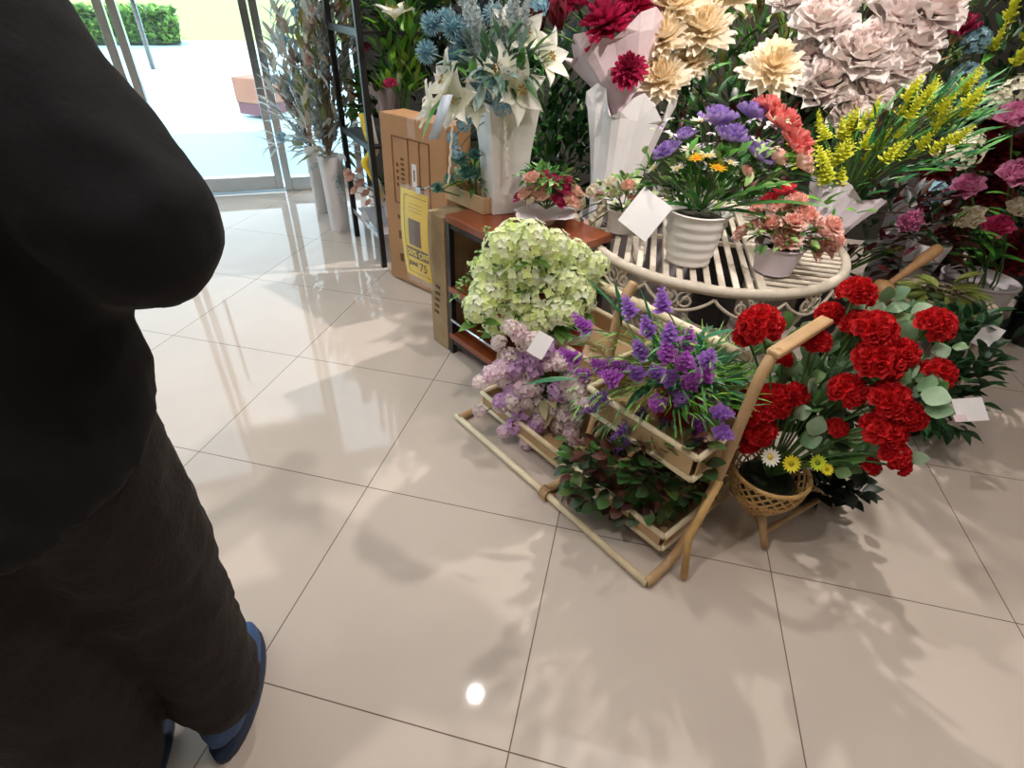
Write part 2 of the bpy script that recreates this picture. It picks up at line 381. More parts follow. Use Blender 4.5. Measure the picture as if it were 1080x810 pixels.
w = MB(); box(w, sfp((t_left+t_jamb)/2, 2.2+(HC-2.2)/2+.01), (t_jamb-t_left, .1, HC-2.22), CE, sfang); st('trim_1', w)
w = MB(); box(w, sfp(SFL/2, .008, .14), (SFL, .2, .016), CHROME, sfang); st('trim_2', w)
# outside
OUT = mat('pavement', '9cc2ce', .5, nscale=1.2, namt=.06); GRASS = mat('lawn', '8fae62', .9, nscale=6, namt=.3)
w = MB(); a = [SF0+NB*.06-SFD*6, SF1+NB*.06+SFD*6]
w.add([a[0]+V((0, 0, -.04)), a[1]+V((0, 0, -.04)), a[1]+NB*14+V((0, 0, -.04)), a[0]+NB*14+V((0, 0, -.04))], [(0, 1, 2, 3)], OUT, smooth=False); st('pavement', w)
w = MB(); w.add([a[0]-SFD*25+NB*14+V((0, 0, -.03)), a[1]+SFD*25+NB*14+V((0, 0, -.03)), a[1]+SFD*25+NB*60+V((0, 0, -.03)), a[0]-SFD*25+NB*60+V((0, 0, -.03))], [(0, 1, 2, 3)], GRASS, smooth=False); st('lawn', w)
hp0 = at(105, 46, 0); hp1 = at(193, 46, 0); hb = MB(); rg = random.Random(3)
hd = (hp1-hp0); hl = hd.length; hd.normalize(); hn = V((-hd.y, hd.x, 0))
for i in range(2600):
    t = rg.random()*(hl+1.0)-1.0; dd = rg.random()*1.1; z = rg.random()*.62
    if rg.random() < .6: dd = 0 if rg.random() < .6 else dd; z = z if dd == 0 else .62
    cc = c_(rg.choice(['5d8a3c', '79a94c', '3f6a34', '96c05c']))
    leaf(hb, hp0+hd*t+hn*dd+V((0, 0, z)), rdir(rg, -.2, 1)+V((0, 0, .3)), .17, .1, cc, cc, rg=rg, nu=2)
box(hb, hp0+hd*(hl/2-.5)+hn*.55+V((0, 0, .3)), (hl+.95, 1.0, .6), mat('hedge_core', '2e4a26', .9, nscale=8, namt=.3), math.atan2(hd.y, hd.x))
solo('hedge', hb, 'low clipped green hedge outside beyond the glass door', 'hedge', hp0)
bp = at(268, 122, 0); bx = MB(); BOXM = mat('brown_crate', '9a6a55', .6, nscale=6, namt=.1); BOXL = mat('maroon_crate_base', '6d4450', .6, nscale=6, namt=.1)
bt = thing('crate', 'brown box with a darker base standing outside past the door', 'box', bp)
box(bx, bp+V((0, .2, .25)), (.42, .36, .26), BOXM, -.1, bev=.01); bx.build('body', bt)
bx = MB(); box(bx, bp+V((0, .2, .06)), (.40, .34, .12), BOXL, -.1, bev=.005); bx.build('base', bt)

# ceiling lights over the shop, the third one added to brighten the blooms
SHINE = bpy.data.materials.new('lamp_lens'); SHINE.use_nodes = True
e = SHINE.node_tree.nodes['Principled BSDF']; e.inputs['Emission Color'].default_value = (1, .95, .88, 1); e.inputs['Emission Strength'].default_value = 30
WHERE = ['above the empty floor before the low shelf', 'above the back rows of flowers', 'added before the iron plant stand to brighten the upper blooms', 'above the left corner behind the person', 'above the bare floor at the right', "above the person's shoulder"]
for i, (x, y) in enumerate(SPOTS):
    t = thing('ceiling_light', 'round recessed ceiling spotlight ' + WHERE[i], 'ceiling light', (x, y, HC), 'ceiling spotlights')
    k = MB(); lathe(k, [(.031, -.001), (.07, -.001), (.065, -.015), (.031, -.018), (.031, -.001)], (x, y, HC), WHITE, 24, caps=False); k.build('trim_ring', t)
    k = MB(); lathe(k, [(.03, -.006), (.02, -.009), (.001, -.01)], (x, y, HC), SHINE, 20, caps=False); k.build('lens', t)

# ================================================================== rotated display axis
TH = math.radians(-36); U_ = V((math.cos(TH), math.sin(TH), 0)); V_ = V((-math.sin(TH), math.cos(TH), 0))
def fr(o, u, v, z): return V(o) + U_*u + V_*v + V((0, 0, z))

# ------------------------------------------------------------------ wooden shelf with black frame
A = V((-.67, 1.87, 0)); LEN, DEP = .50, .36
t = thing('display_shelf', 'low shelf with red-brown boards in a black metal frame beside the narrow carton', 'shelf', A)
for z in (.585, .30, .085):
    k = MB(); box(k, fr(A, LEN/2, DEP/2, z), (LEN, DEP, .028), WOOD, TH, bev=.003); k.build('shelf_board', t)
k = MB()
for u in (.012, LEN-.012):
    for v in (.012, DEP-.012): box(k, fr(A, u, v, .2855), (.022, .022, .571), DARK, TH)
for z in (.56, .275, .06):
    for v in (.012, DEP-.012): box(k, fr(A, LEN/2, v, z), (LEN-.04, .016, .02), DARK, TH)
box(k, fr(A, LEN/2, DEP-.01, .31), (LEN-.04, .008, .5), DARK, TH)
k.build('frame', t)
k = MB(); tube(k, [fr(A, .03, -.004, .17), fr(A, LEN-.03, -.004, .17)], .007, CHROME, 8); k.build('guard_rail', t)
# narrow worn carton
k = MB(); nb = fr(A, -.125, 0, 0)
box(k, fr(A, -.068, .15, .29), (.115, .30, .58), CARDG, TH, bev=.004)
t = thing('narrow_carton', 'narrow upright worn cardboard carton against the left end of the low shelf', 'carton', nb)
k.build('body', t)
k = MB()
for i in range(5): box(k, fr(A, -.085+.004*i, -.0015, .16+.03*i), (.03, .002, .012), INK, TH)
k.build('print', t)

# ------------------------------------------------------------------ yellow sale sign in clear holder
sgL = near(428, 203, (-.83, 1.86)); sb = V((sgL.x, sgL.y, 0))
t = thing('sale_sign', 'yellow 50% OFF sale sign in a clear plastic holder hung before the cartons', 'sign', fr(A, -.13, -.03, .30))
TS = TH + math.radians(6); us = V((math.cos(TS), math.sin(TS), 0)); ns = V((math.sin(TS), -math.cos(TS), 0))
s0 = at(430, 287, .345); s1 = near(463, 297, s0+us*.15)
SW, SH = .155, .335
def sg(u, h, n=0): # a gently bent sheet: bottom kicks left
    return V(s0) + us*u + V((0, 0, h)) + ns*(n + .012*math.sin(h/SH*PI))
def sheet(mb, u0, u1, h0, h1, n, m, k=8):
    vs = []; fs = []
    for i in range(k+1):
        h = h0+(h1-h0)*i/k; vs += [sg(u0, h, n), sg(u1, h, n), sg(u0, h, n-.0008), sg(u1, h, n-.0008)]
    for i in range(k):
        a = i*4; fs += [(a, a+1, a+5, a+4), (a+3, a+2, a+6, a+7), (a+2, a, a+4, a+6), (a+1, a+3, a+7, a+5)]
    mb.add(vs, fs, m)
k = MB(); sheet(k, 0, SW, 0, SH, 0, YELLOW); k.build('paper', t)
k = MB(); sheet(k, .028, SW-.004, .085, .125, .0015, BROWNINK); sheet(k, .045, .115, .135, .235, .0015, BROWNINK)
for u0, u1, h in ((.02, .15, .018), (.02, .15, .315)): sheet(k, u0, u1, h, h+.0015, .0015, BROWNINK)
sheet(k, .02, .0215, .018, .315, .0015, BROWNINK)
for h, a, c in ((.262, .05, .12), (.275, .045, .125), (.288, .05, .12)): sheet(k, a, c, h, h+.003, .0015, mat('ochre_print', 'c29a20', .6))
k.build('print', t)
def text(body, size, p, ux, nn, m, parent, name='lettering', ext=.0006, rot=0):
    cu = bpy.data.curves.new(name, 'FONT'); cu.body = body; cu.size = size; cu.extrude = ext; cu.materials.append(m); cu.offset = size*.015
    o = bpy.data.objects.new(name, cu); C.objects.link(o); z = V(nn).normalized(); x = V(ux).normalized(); y = z.cross(x)
    M = Matrix((x, y, z)).transposed().to_4x4() @ R3('Z', rot); M.translation = V(p)-parent_org(parent)
    bpy.context.view_layer.update(); me = bpy.data.meshes.new_from_object(o.evaluated_get(bpy.context.evaluated_depsgraph_get()))
    bpy.data.objects.remove(o); me.transform(M); o = bpy.data.objects.new(name, me); C.objects.link(o); o.parent = parent
    return o
text('50% OFF', .033, sg(.032, .094, .004), us, ns, LEMON, t)
text('JUNE', .024, sg(.03, .05, .003), us, ns, BROWNINK, t)
text('75', .046, sg(.09, .038, .003), us, ns, BROWNINK, t)
k = MB(); sheet(k, .004, SW+.008, -.03, SH+.015, .008, FILM); sheet(k, .004, SW+.008, -.03, SH+.015, -.006, FILM); k.build('holder', t)
k = MB(); box(k, sg(.11, SH+.012, 0), (.03, .02, .022), CHROME, TS, bev=.003)
tube(k, [sg(.11, SH+.01, 0), sg(.115, SH+.02, -.06)], .003, CHROME); k.build('clip', t)

# ------------------------------------------------------------------ tall carton
cb = V((-1.22, 2.50, 0)); TC = math.radians(-27); cu_ = V((math.cos(TC), math.sin(TC), 0)); cv_ = V((-cu_.y, cu_.x, 0))
t = thing('tall_carton', 'tall brown cardboard carton with a printed panel standing by the black rack', 'carton', cb)
MC = Matrix.Translation(cb) @ Matrix.Rotation(TC, 4, 'Z') @ R3('X', math.radians(-1.5))
k = MB(); box(k, (.23, .075, .41), (.44, .15, .80), CARD, mtx=MC, bev=.005); k.build('body', t)
k = MB()
def ln(x0, z0, x1, z1): box(k, ((x0+x1)/2, -.0012, (z0+z1)/2), (max(.004, x1-x0), .003, max(.004, z1-z0)), INK, mtx=MC)
ln(.09, .42, .09, .72); ln(.20, .42, .20, .72); ln(.275, .42, .275, .72); ln(.34, .42, .34, .72); ln(.09, .42, .34, .42); ln(.09, .72, .34, .72)
for i in range(7): ln(.145, .49+.022*i, .165, .50+.022*i)
for i in range(4): ln(.112, .50+.03*i, .124, .515+.03*i)
ln(.10, .24, .12, .28); ln(.14, .24, .16, .28); ln(.10, .12, .125, .16); ln(.1, .34, .115, .36)
k.build('printed_panel', t)
k = MB(); box(k, (.238, -.0012, .57), (.03, .003, .10), PAPER, mtx=MC); box(k, (.238, -.002, .57), (.008, .003, .05), INK, mtx=MC); k.build('sticker', t)
k = MB(); box(k, (.23, .075, .811), (.05, .152, .002), FILM, mtx=MC); box(k, (.23, -.002, .77), (.05, .002, .08), FILM, mtx=MC); k.build('packing_tape', t)

# ------------------------------------------------------------------ black metal rack at the window
ra, rb = V((-1.65, 2.98, 0)), V((-1.30, 2.60, 0)); rd = (rb-ra).normalized(); rn = V((-rd.y, rd.x, 0)); RL = (rb-ra).length; rang = math.atan2(rd.y, rd.x)
t = thing('metal_rack', 'tall black metal plant rack standing behind the tall brown carton', 'rack', ra)
for u in (0, RL):
    for v in (0, .62):
        k = MB(); box(k, ra+rd*u+rn*v+V((0, 0, .8)), (.028, .028, 1.6), DARK, rang, bev=.002); k.build('post', t)
for z in (.17, .62, 1.1):
    k = MB(); box(k, ra+rd*RL/2+rn*.31+V((0, 0, z)), (RL-.03, .60, .012), DARK if z > .2 else GREYPOT, rang)
    for v in (0, .62): box(k, ra+rd*RL/2+rn*v+V((0, 0, z)), (RL-.028, .02, .03), DARK if z > .2 else CHROME, rang)
    k.build('shelf', t)

# ================================================================== plant builders
def pot_round(parent, c, r0, r1, h, m, ribs=0, name='pot'):
    k = MB(); pr = [(r0*.5, .002), (r0, 0)]; n = 24
    for i in range(n+1):
        u = i/n; r = r0+(r1-r0)*u
        if ribs: r += .0022*math.cos(u*ribs*2*PI)
        pr.append((r, h*u))
    pr += [(r1+.004, h), (r1+.004, h+.004), (r1-.005, h+.004), (r1-.008, h-.03), (0.001, h-.03)]
    lathe(k, pr, c, m, 36, caps=False); p = k.build(name, parent)
    return p
def soil(parent, c, r, z):
    k = MB(); lathe(k, [(r, 0), (r*.6, .012), (.001, .015)], (c[0], c[1], z), SOIL, 20, caps=False); k.build('moss', parent)
def wrap(parent, base, top, r0, r1, m, name='wrapping_paper', n=28, folds=7, amp=.13, flare=1.0, seed=0):
    """crumpled paper cone from base up to top"""
    k = MB(); base = V(base); top = V(top); ax = top-base; q = ax.to_track_quat('Z', 'Y'); rg = random.Random(seed); ph = rg.random()*6
    vs = []; fs = []; rows = 9
    for s in (1, -1):
        for i in range(rows+1):
            u = i/rows; r = r0+(r1-r0)*(u**1.6*flare)
            for j in range(n):
                w = 2*PI*j/n; a = 1+amp*u*math.sin(folds*w+ph)+amp*.5*math.sin(3*w+ph*2+u*2)
                h = ax.length*(u + (.10*math.sin(5*w+ph) if i == rows else 0)); rr = r*a-(0 if s > 0 else .0015)
                vs.append(base+q@V((rr*math.cos(w), rr*math.sin(w), h)))
    N = (rows+1)*n
    for s in (0, 1):
        for i in range(rows):
            for j in range(n):
                f = (s*N+i*n+j, s*N+i*n+(j+1) % n, s*N+(i+1)*n+(j+1) % n, s*N+(i+1)*n+j); fs.append(f if s == 0 else f[::-1])
    for j in range(n): fs.append((rows*n+j, rows*n+(j+1) % n, N+rows*n+(j+1) % n, N+rows*n+j)); fs.append((j, N+j, N+(j+1) % n, (j+1) % n))
    k.add(vs, fs, m, smooth=False); return k.build(name, parent)
def put(parent, me, p, root, sc, name='bloom', bias=.4, roll=None, rg=rnd, label=None):
    d = (V(p)-V(root)); d = d.normalized()*(1-bias)+V((0, 0, bias))
    o = inst(name, me, parent, p, dirq(d, rg.random()*6 if roll is None else roll), sc)
    if label: o['label'] = label
    return o
def card(parent, c, size, nrm, upv, m, name='paper_tag', thick=.001):
    z = V(nrm).normalized(); y = V(upv); y = (y-z*y.dot(z)).normalized(); x = y.cross(z)
    M = Matrix((x, y, z)).transposed().to_4x4(); M.translation = V(c); k = MB(); box(k, (0, 0, 0), (size[0], size[1], thick), m, mtx=M)
    return k.build(name, parent)

ROSE_P = head_ruffled('f2ae9a', 'fad8c8', 'rose_bloom', 6, seed=2, nper=(4, 8), a0=88, a1=20, cup=.7, ruf=.02)
ROSE_CR = head_ruffled('f3e9cf', 'f7f1df', 'rose_bloom', 6, seed=3, nper=(4, 8), a0=88, a1=25, cup=.7, ruf=.02)
ROSE_MAG = head_ruffled('c02560', 'd95086', 'rose_bloom', 6, seed=4, nper=(5, 9), a0=88, a1=15, cup=.5, ruf=.04)
ROSE_PINK = head_ruffled('d668a0', 'eaa6cb', 'rose_bloom', 7, seed=5, nper=(5, 9), a0=88, a1=18, cup=.6, ruf=.03)
DAHLIA_M = head_ruffled('8e0f38', 'c21f58', 'dahlia_bloom', 8, Wd=.42, seed=6, nper=(7, 15), a0=85, a1=-25, cup=.6, ruf=0)
DAHLIA_D = head_ruffled('4a0610', '8a1424', 'dahlia_bloom', 8, Wd=.42, seed=61, nper=(7, 15), a0=85, a1=-25, cup=.6, ruf=0)
DAHLIA_C = head_ruffled('f8e0b0', 'fdf6ea', 'dahlia_bloom', 7, Wd=.38, seed=7, nper=(7, 15), a0=80, a1=-5, cup=.4, ruf=.02)
CARN_P = head_ruffled('f4a898', 'fcd8cc', 'carnation_bloom', 6, Wd=.6, seed=8, nper=(6, 12), a0=85, a1=5, ruf=.12)
CARN_R = head_ruffled('c8243c', 'ea4a5e', 'carnation_bloom', 6, Wd=.6, seed=9, nper=(6, 12), a0=85, a1=5, ruf=.12)
PURPLE = head_ruffled('8560b4', 'b49ad8', 'lisianthus_bloom', 5, Wd=.8, seed=10, nper=(4, 8), a0=80, a1=15, cup=.4, ruf=.08)
CORAL = head_ruffled('e06068', 'f59a90', 'carnation_bloom', 6, Wd=.6, seed=11, nper=(6, 12), a0=85, a1=5, ruf=.12)
PEONY_W = head_ruffled('f8e2dc', 'fdf8f6', 'peony_bloom', 7, Wd=.7, seed=12, nper=(6, 10), a0=88, a1=5, cup=.5, ruf=.05)
POM_W = head_hydrangea('e6e2c4', 'f2eee4', 13, 46, .24, 'pompom_bloom')
HYD_G = [head_hydrangea('e6f4a0', 'ffffff', 14+i, 44, .30) for i in range(2)]
HYD_B = head_hydrangea('7fb0c8', 'b8dbe8', 17, 40, .28)
GER = [head_geranium(20+i) for i in range(2)]
THI = head_thistle('4f8090', '8fbccb', 22)
LILY = head_lily(23)
TULIP_R = head_tulip('5c0818', '8e1430', 24); TULIP_D = head_tulip('3a0810', '6a1220', 25)
DAISY_Y = head_daisy('f0e23a', 'a8a018', 26); DAISY_W = head_daisy('f2efe6', 'd8c060', 27); DAISY_G = head_daisy('c9dc3a', '7a8a20', 28); DAISY_O = head_daisy('f2c020', 'e08a10', 29)
SPRAY = [head_spray('f2cbe4', 'e6c4f2', 'fbf4e8', 30+i, 26) for i in range(2)]
LILAC = [head_hydrangea('fdf6ec', 'f2d4ee', 30, 26, .46, 'blossom_cluster'), head_hydrangea('f8dcec', 'fcf0f4', 31, 24, .48, 'blossom_cluster'), head_hydrangea('eac4ee', 'e2b8f0', 32, 24, .46, 'blossom_cluster')]
SPIKE = [head_spike('b050c4', 'd08ad8', 32), head_spike('9a62c4', 'c49ae0', 33, 30, .10)]
SPIKE_Y = head_spike('c4c832', 'e6e45a', 34, 26, .13); SPIKE_C = head_spike('d8b0a0', 'f0dcd0', 35, 30, .14)
WILLOW = head_spike('b9c4c6', 'e6ecee', 36, 34, .10)

# ------------------------------------------------------------------ rattan rack of two columns
RB = V((-.48, 1.44, 0))      # front-left foot; mid and right feet follow along U_
RU = (V((.205, .925, 0))-RB); RLn = RU.length; RU.normalize(); RV = V((-RU.y, RU.x, 0)); RA = math.atan2(RU.y, RU.x)
def rk(u, v, z): return RB + RU*u + RV*v + V((0, 0, z))
t = thing('rattan_rack', 'two-column rattan plant rack with bent side posts standing on the tiles', 'plant rack', RB)
def post(u, name, tall=True, r=.014):
    k = MB(); tube(k, smooth_path([rk(u, -.012, .016), rk(u, .09, .028), rk(u+.006, .15, .13), rk(u+.01, .175, .28), rk(u+.012, .185, .46), rk(u+.012, .20, .60), rk(u+.01, .24, .66)], 6), r, RATTAN, 10); return k.build(name, t)
for u in (0.0, RLn*.53, RLn): post(u, 'post', r=.0135)
k = MB(); box(k, rk(RLn+.014, .345, .655), (.034, .26, .016), RATTAN, RA, bev=.006); k.build('arm_rest', t)
for u in (0, RLn*.53, RLn):
    k = MB(); tube(k, smooth_path([rk(u, .50, .012), rk(u, .47, .3), rk(u, .46, .46)], 5), .012, RATTAN, 10); k.build('rear_post', t)
k = MB(); tube(k, [rk(RLn+.02, .17, .30), rk(RLn+.02, .10, .14), rk(RLn+.05, .085, .012)], .010, BAMBOO, 8); k.build('side_strut', t)
k = MB(); tube(k, [rk(-.02, -.01, .016), rk(RLn*.53, -.01, .016), rk(RLn, -.012, .014)], .011, RATTAN2, 10); k.build('floor_rail', t)
k = MB()
for w in range(5):   # the cane binding at the middle foot
    c = rk(RLn*.53-.012+w*.006, -.01, .018); pts = [c+RV*.017*math.cos(a)+V((0, 0, .017*math.sin(a)))+RU*.002*a for a in [i*PI/6 for i in range(13)]]
    tube(k, pts, .004, RATTAN, 6)
k.build('cane_binding', t)
k = MB(); p0, p1 = near(612, 290, rk(.25, .40, 0)), near(790, 378, rk(RLn, .40, 0)); 
tube(k, smooth_path([p0, p0.lerp(p1, .5), p1], 4), .013, RATTAN2, 10); k.build('top_rail', t)
for f in (.22, .42, .84):
    k = MB(); c = p0.lerp(p1, f)
    lathe(k, [(.0125, -.018), (.0165, -.014), (.0165, .014), (.0125, .018)], c, RATTAN2, 12, mtx=Matrix.Translation(c) @ (p1-p0).to_track_quat('Z', 'Y').to_matrix().to_4x4(), caps=False)
    k.build('cane_binding', t)
def tray(u0, u1, v0, v1, z, h=.07):
    k = MB()
    for (a, b_) in (((u0, v0), (u1, v0)), ((u1, v0), (u1, v1)), ((u1, v1), (u0, v1)), ((u0, v1), (u0, v0))):
        for zz in (z, z+h): tube(k, [rk(*a, zz), rk(*b_, zz)], .0085, RATTAN2, 8)
    f = k.build('tray', t)
    k = MB(); c = rk((u0+u1)/2, (v0+v1)/2, z)
    box(k, c, (u1-u0-.012, v1-v0-.012, .006), TANBOARD, RA)
    for vv in (v0, v1): box(k, rk((u0+u1)/2, vv, z+h/2), (u1-u0-.02, .004, h-.012), TANBOARD, RA)
    for uu in (u0, u1): box(k, rk(uu, (v0+v1)/2, z+h/2), (.004, v1-v0-.02, h-.012), TANBOARD, RA)
    k.build('tray_panel', f)
tray(RLn*.53+.025, RLn-.02, .10, .44, .315)
tray(.02, RLn*.53-.025, .20, .46, .315)
tray(RLn*.53+.03, RLn-.03, .075, .40, .055, .05)
tray(.02, RLn*.53-.025, .075, .40, .055, .05)

# lavender plant in the upper tray
c = rk(RLn*.77, .27, .325); t = thing('lavender_plant', 'bushy artificial lavender with purple spikes and long blades in the upper rack tray', 'plant', c)
pot_round(t, c, .055, .07, .11, REDPOT); soil(t, c, .065, c.z+.10)
rg = random.Random(41); top = c+V((0, 0, .11)); k = MB()
for i in range(520):
    d = rdir(rg, .05, 1); L = rg.uniform(.035, .085); p = top+V((d.x*.17, d.y*.16, abs(d.z)*.09))*rg.random()**.6
    ca = c_(rg.choice(['6fb83a', '8fd048', '4f9a30', '3a8040', '5aa040'])); leaf(k, p, d+V((0, 0, .7))+rdir(rg)*.4, L, .005, ca, lerp(ca, c_('b8e070'), rg.random()*.5), rg.random(), rg=rg, nu=3, droop=-.5)
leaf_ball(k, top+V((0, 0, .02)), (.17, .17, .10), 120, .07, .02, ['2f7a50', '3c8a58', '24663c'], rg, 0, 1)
k.build('foliage', t)
k = MB()
for i in range(420):
    px, py = rg.uniform(605, 755), rg.uniform(345, 468)
    if py > 478-abs(px-685)*.5: continue
    p = near(px, py, top, rg.uniform(-.17, -.05)); ca = c_(rg.choice(['78bc4a', '5aa050', '4a9468', '9cd060', '5a9a60']))
    leaf(k, p, (p-top).normalized()+rdir(rg)*.5+V((0, 0, -.2)), rg.uniform(.025, .05), .006, ca, lerp(ca, c_('b8e070'), .2), rg.random(), rg=rg, nu=3)
k.build('draping_foliage', t); k = MB()
for (px, py, qx, qy) in ((655, 345, 655, 305), (690, 380, 690, 320), (700, 380, 770, 372), (610, 400, 566, 398), (735, 360, 768, 345), (650, 430, 622, 470), (720, 385, 760, 395), (672, 360, 640, 300)):
    a = near(px, py, top, .02); b_ = near(qx, qy, top, .03); leaf(k, a, b_-a, (b_-a).length*1.25, .024, c_('2d6a48'), c_('3f8a60'), rg=rg, nu=6, droop=-.18)
k.build('long_foliage', t)
pts = []
for (px, py) in ((612, 398), (628, 388), (612, 345), (680, 345), (672, 370), (660, 325), (705, 352), (702, 372), (697, 320), (722, 382), (728, 405), (745, 395), (709, 415), (704, 400), (718, 425), (738, 448), (700, 448), (673, 440), (655, 455), (658, 468), (630, 420), (622, 432), (650, 390), (667, 395), (640, 400), (750, 425), (762, 440), (735, 460), (745, 470), (764, 462), (690, 430), (748, 378), (725, 360), (600, 380), (690, 395)):
    p = near(px, py, top, rg.uniform(-.19, -.04)); p.z = max(p.z, .27); pts.append(p)
    d = (p-top); put(t, SPIKE[rg.randrange(2)], p-d.normalized()*.03, top, (.13, .13, rg.uniform(.055, .075)), 'flower_spike', bias=0.0 if p.z < .42 else .3, rg=rg)
k = MB(); stems(k, top, pts, .0016); k.build('stems', t)

# dark leafy plant in the lower tray
c = rk(RLn*.77, .22, .065); t = thing('foliage_plant', 'low artificial plant with round dark green and maroon leaves in the lower rack tray', 'plant', c)
pot_round(t, c, .05, .06, .09, mat('brown_pot', '4a2e20', .6)); soil(t, c, .055, c.z+.08)
k = MB(); rg = random.Random(43); top = c+V((0, 0, .09))
for i in range(460):
    px, py = rg.uniform(597, 748), rg.uniform(462, 545)
    if (py-462) > 85-abs(px-665)*.35: continue
    p = near(px, py, top, rg.uniform(-.17, .04)); p.z = max(.05, p.z); d = (p-top); g = d.normalized()+V((0, 0, .2))+rdir(rg)*.6
    ca = c_(rg.choice(['2c5a2c', '3f7a36', '1f4426', '38682e', '5a3a2c', '4a2c28', '6a8a4a']))
    leaf(k, p, g, rg.uniform(.035, .05), rg.uniform(.03, .042), lerp(ca, c_('6a3030'), .35), ca, rg.uniform(-.6, .6), rg=rg, tip=0, nu=4, peak=.55, nv=4, fold=.15)
k.build('foliage', t)
k = MB(); stems(k, top, [near(px, py, top, -.03) for px, py in ((610, 480), (640, 500), (690, 520), (730, 500), (660, 490), (620, 520), (700, 480))], .002); k.build('stems', t)
p = near(695, 485, top, -.07); inst('bloom', ROSE_CR, t, p, dirq(V((-.1, -.7, .7))), .022)['label'] = 'single pale grey flower'

# hydrangea in red pot
c = rk(RLn*.30, .33, .325); t = thing('hydrangea_plant', 'large lime-white artificial hydrangea in a red pot with a white tag', 'plant', c)
pc = near(600, 362, c, -.02); pot_round(t, V((pc.x, pc.y, .325)), .05, .065, .10, REDPOT)
k = MB(); pb = V((pc.x, pc.y, .325)); lathe(k, [(.062, .075), (.0665, .075), (.0655, .05), (.061, .05)], pb, PAPER, 30, caps=False); k.build('pot_band', t)
soil(t, pb, .06, .41); top = pb+V((0, 0, .11)); rg = random.Random(44); pts = []
for (px, py, s) in ((532, 262, .062), (560, 255, .062), (585, 262, .055), (520, 285, .062), (552, 285, .068), (582, 288, .058), (606, 270, .05), (515, 310, .062), (545, 315, .066), (575, 312, .062), (602, 300, .055), (505, 325, .050), (528, 338, .056), (556, 345, .052), (571, 337, .052), (590, 328, .048), (618, 288, .048), (628, 280, .042), (612, 315, .050), (541, 248, .046), (600, 330, .045)):
    p = near(px, py, (-.27, 1.50), rg.uniform(-.04, .04)-(.06 if py > 320 else 0)); pts.append(p)
    put(t, HYD_G[rg.randrange(2)], p, top-V((.04, -.05, .15)), s*1.0, 'hydrangea_bloom', .2, rg=rg)
k = MB(); stems(k, top, pts, .003); 
for p in pts:
    for i in range(2): leaf(k, p-V((0, 0, .05)), rdir(rg, -.3, .3), .07, .045, c_('3f6a2c'), c_('6f9a44'), rg=rg)
k.build('foliage', t)
card(t, near(570, 364, (-.25, 1.42), -.17), (.05, .068), V((-.1, -.75, .6)), V((.35, .3, 1)), PAPER)
# trailing ivy plant behind the hydrangea
c = fr(A, .10, .16, .3145); t = thing('trailing_plant', 'small trailing plant with tiny pale green leaves on the dark middle shelf', 'plant', c)
pot_round(t, c, .04, .05, .07, WHITE); top = c+V((0, 0, .08)); k = MB(); rg = random.Random(45)
ends = [near(px, py, (-.50, 1.62)) for px, py in ((505, 265), (495, 280), (485, 300), (478, 315), (490, 318), (500, 330), (508, 350), (520, 258), (512, 240), (540, 240), (530, 250), (498, 300), (515, 355))]
for e_ in ends:
    pth = smooth_path([top, top.lerp(e_, .5)+V((0, 0, .03)), e_], 6); tube(k, pth, .0012, LEAF, 4, col=c_('4f7a3a'))
    for q in pth[3:]:
        for s in range(3): ca = c_(rg.choice(['7fae5c', 'a6cc80', '5a8a44', 'c2dca0'])); leaf(k, q, rdir(rg, -.5, .8), .018, .014, ca, ca, rg=rg, nu=2, tip=0)
k.build('foliage', t)

# lilac orchid spray plant
c = rk(RLn*.27, .21, .065); t = thing('orchid_plant', 'pale lilac and cream artificial blossom sprays spilling from the lower left tray', 'plant', c)
pot_round(t, c, .05, .06, .10, WHITE); soil(t, c, .055, c.z+.09); top = c+V((0, 0, .11)); rg = random.Random(46); pts = []
base_xy = (-.25, 1.38)
for (px, py, qx, qy) in ((575, 395, 520, 400), (575, 400, 530, 365), (570, 385, 540, 345), (580, 400, 510, 435), (580, 410, 530, 455), (590, 410, 555, 475), (595, 420, 575, 495), (585, 395, 600, 440), (590, 400, 625, 430), (565, 400, 545, 430), (575, 380, 590, 380), (600, 400, 610, 400), (560, 380, 505, 400), (590, 430, 560, 450), (580, 370, 560, 360), (600, 420, 600, 465), (560, 400, 530, 425)):
    a = near(px, py, base_xy, 0.03); b_ = near(qx, qy, base_xy, rg.uniform(-.06, .02)); L = (b_-a).length; pts.append(a)
    for q in range(4):
        f = .30+.24*q; p = a.lerp(b_, f)+rdir(rg)*.012; p.z = max(p.z, .03); put(t, LILAC[rg.choice((0, 0, 1, 2))], p, top, .036-.004*q, 'blossom_cluster', .1, rg=rg)
    pts.append(b_)
k = MB(); stems(k, top, pts, .002); leaf_ball(k, top, (.10, .1, .08), 40, .07, .03, ['5a7a48', '7a9a60', 'b9b088'], rg); k.build('foliage', t)

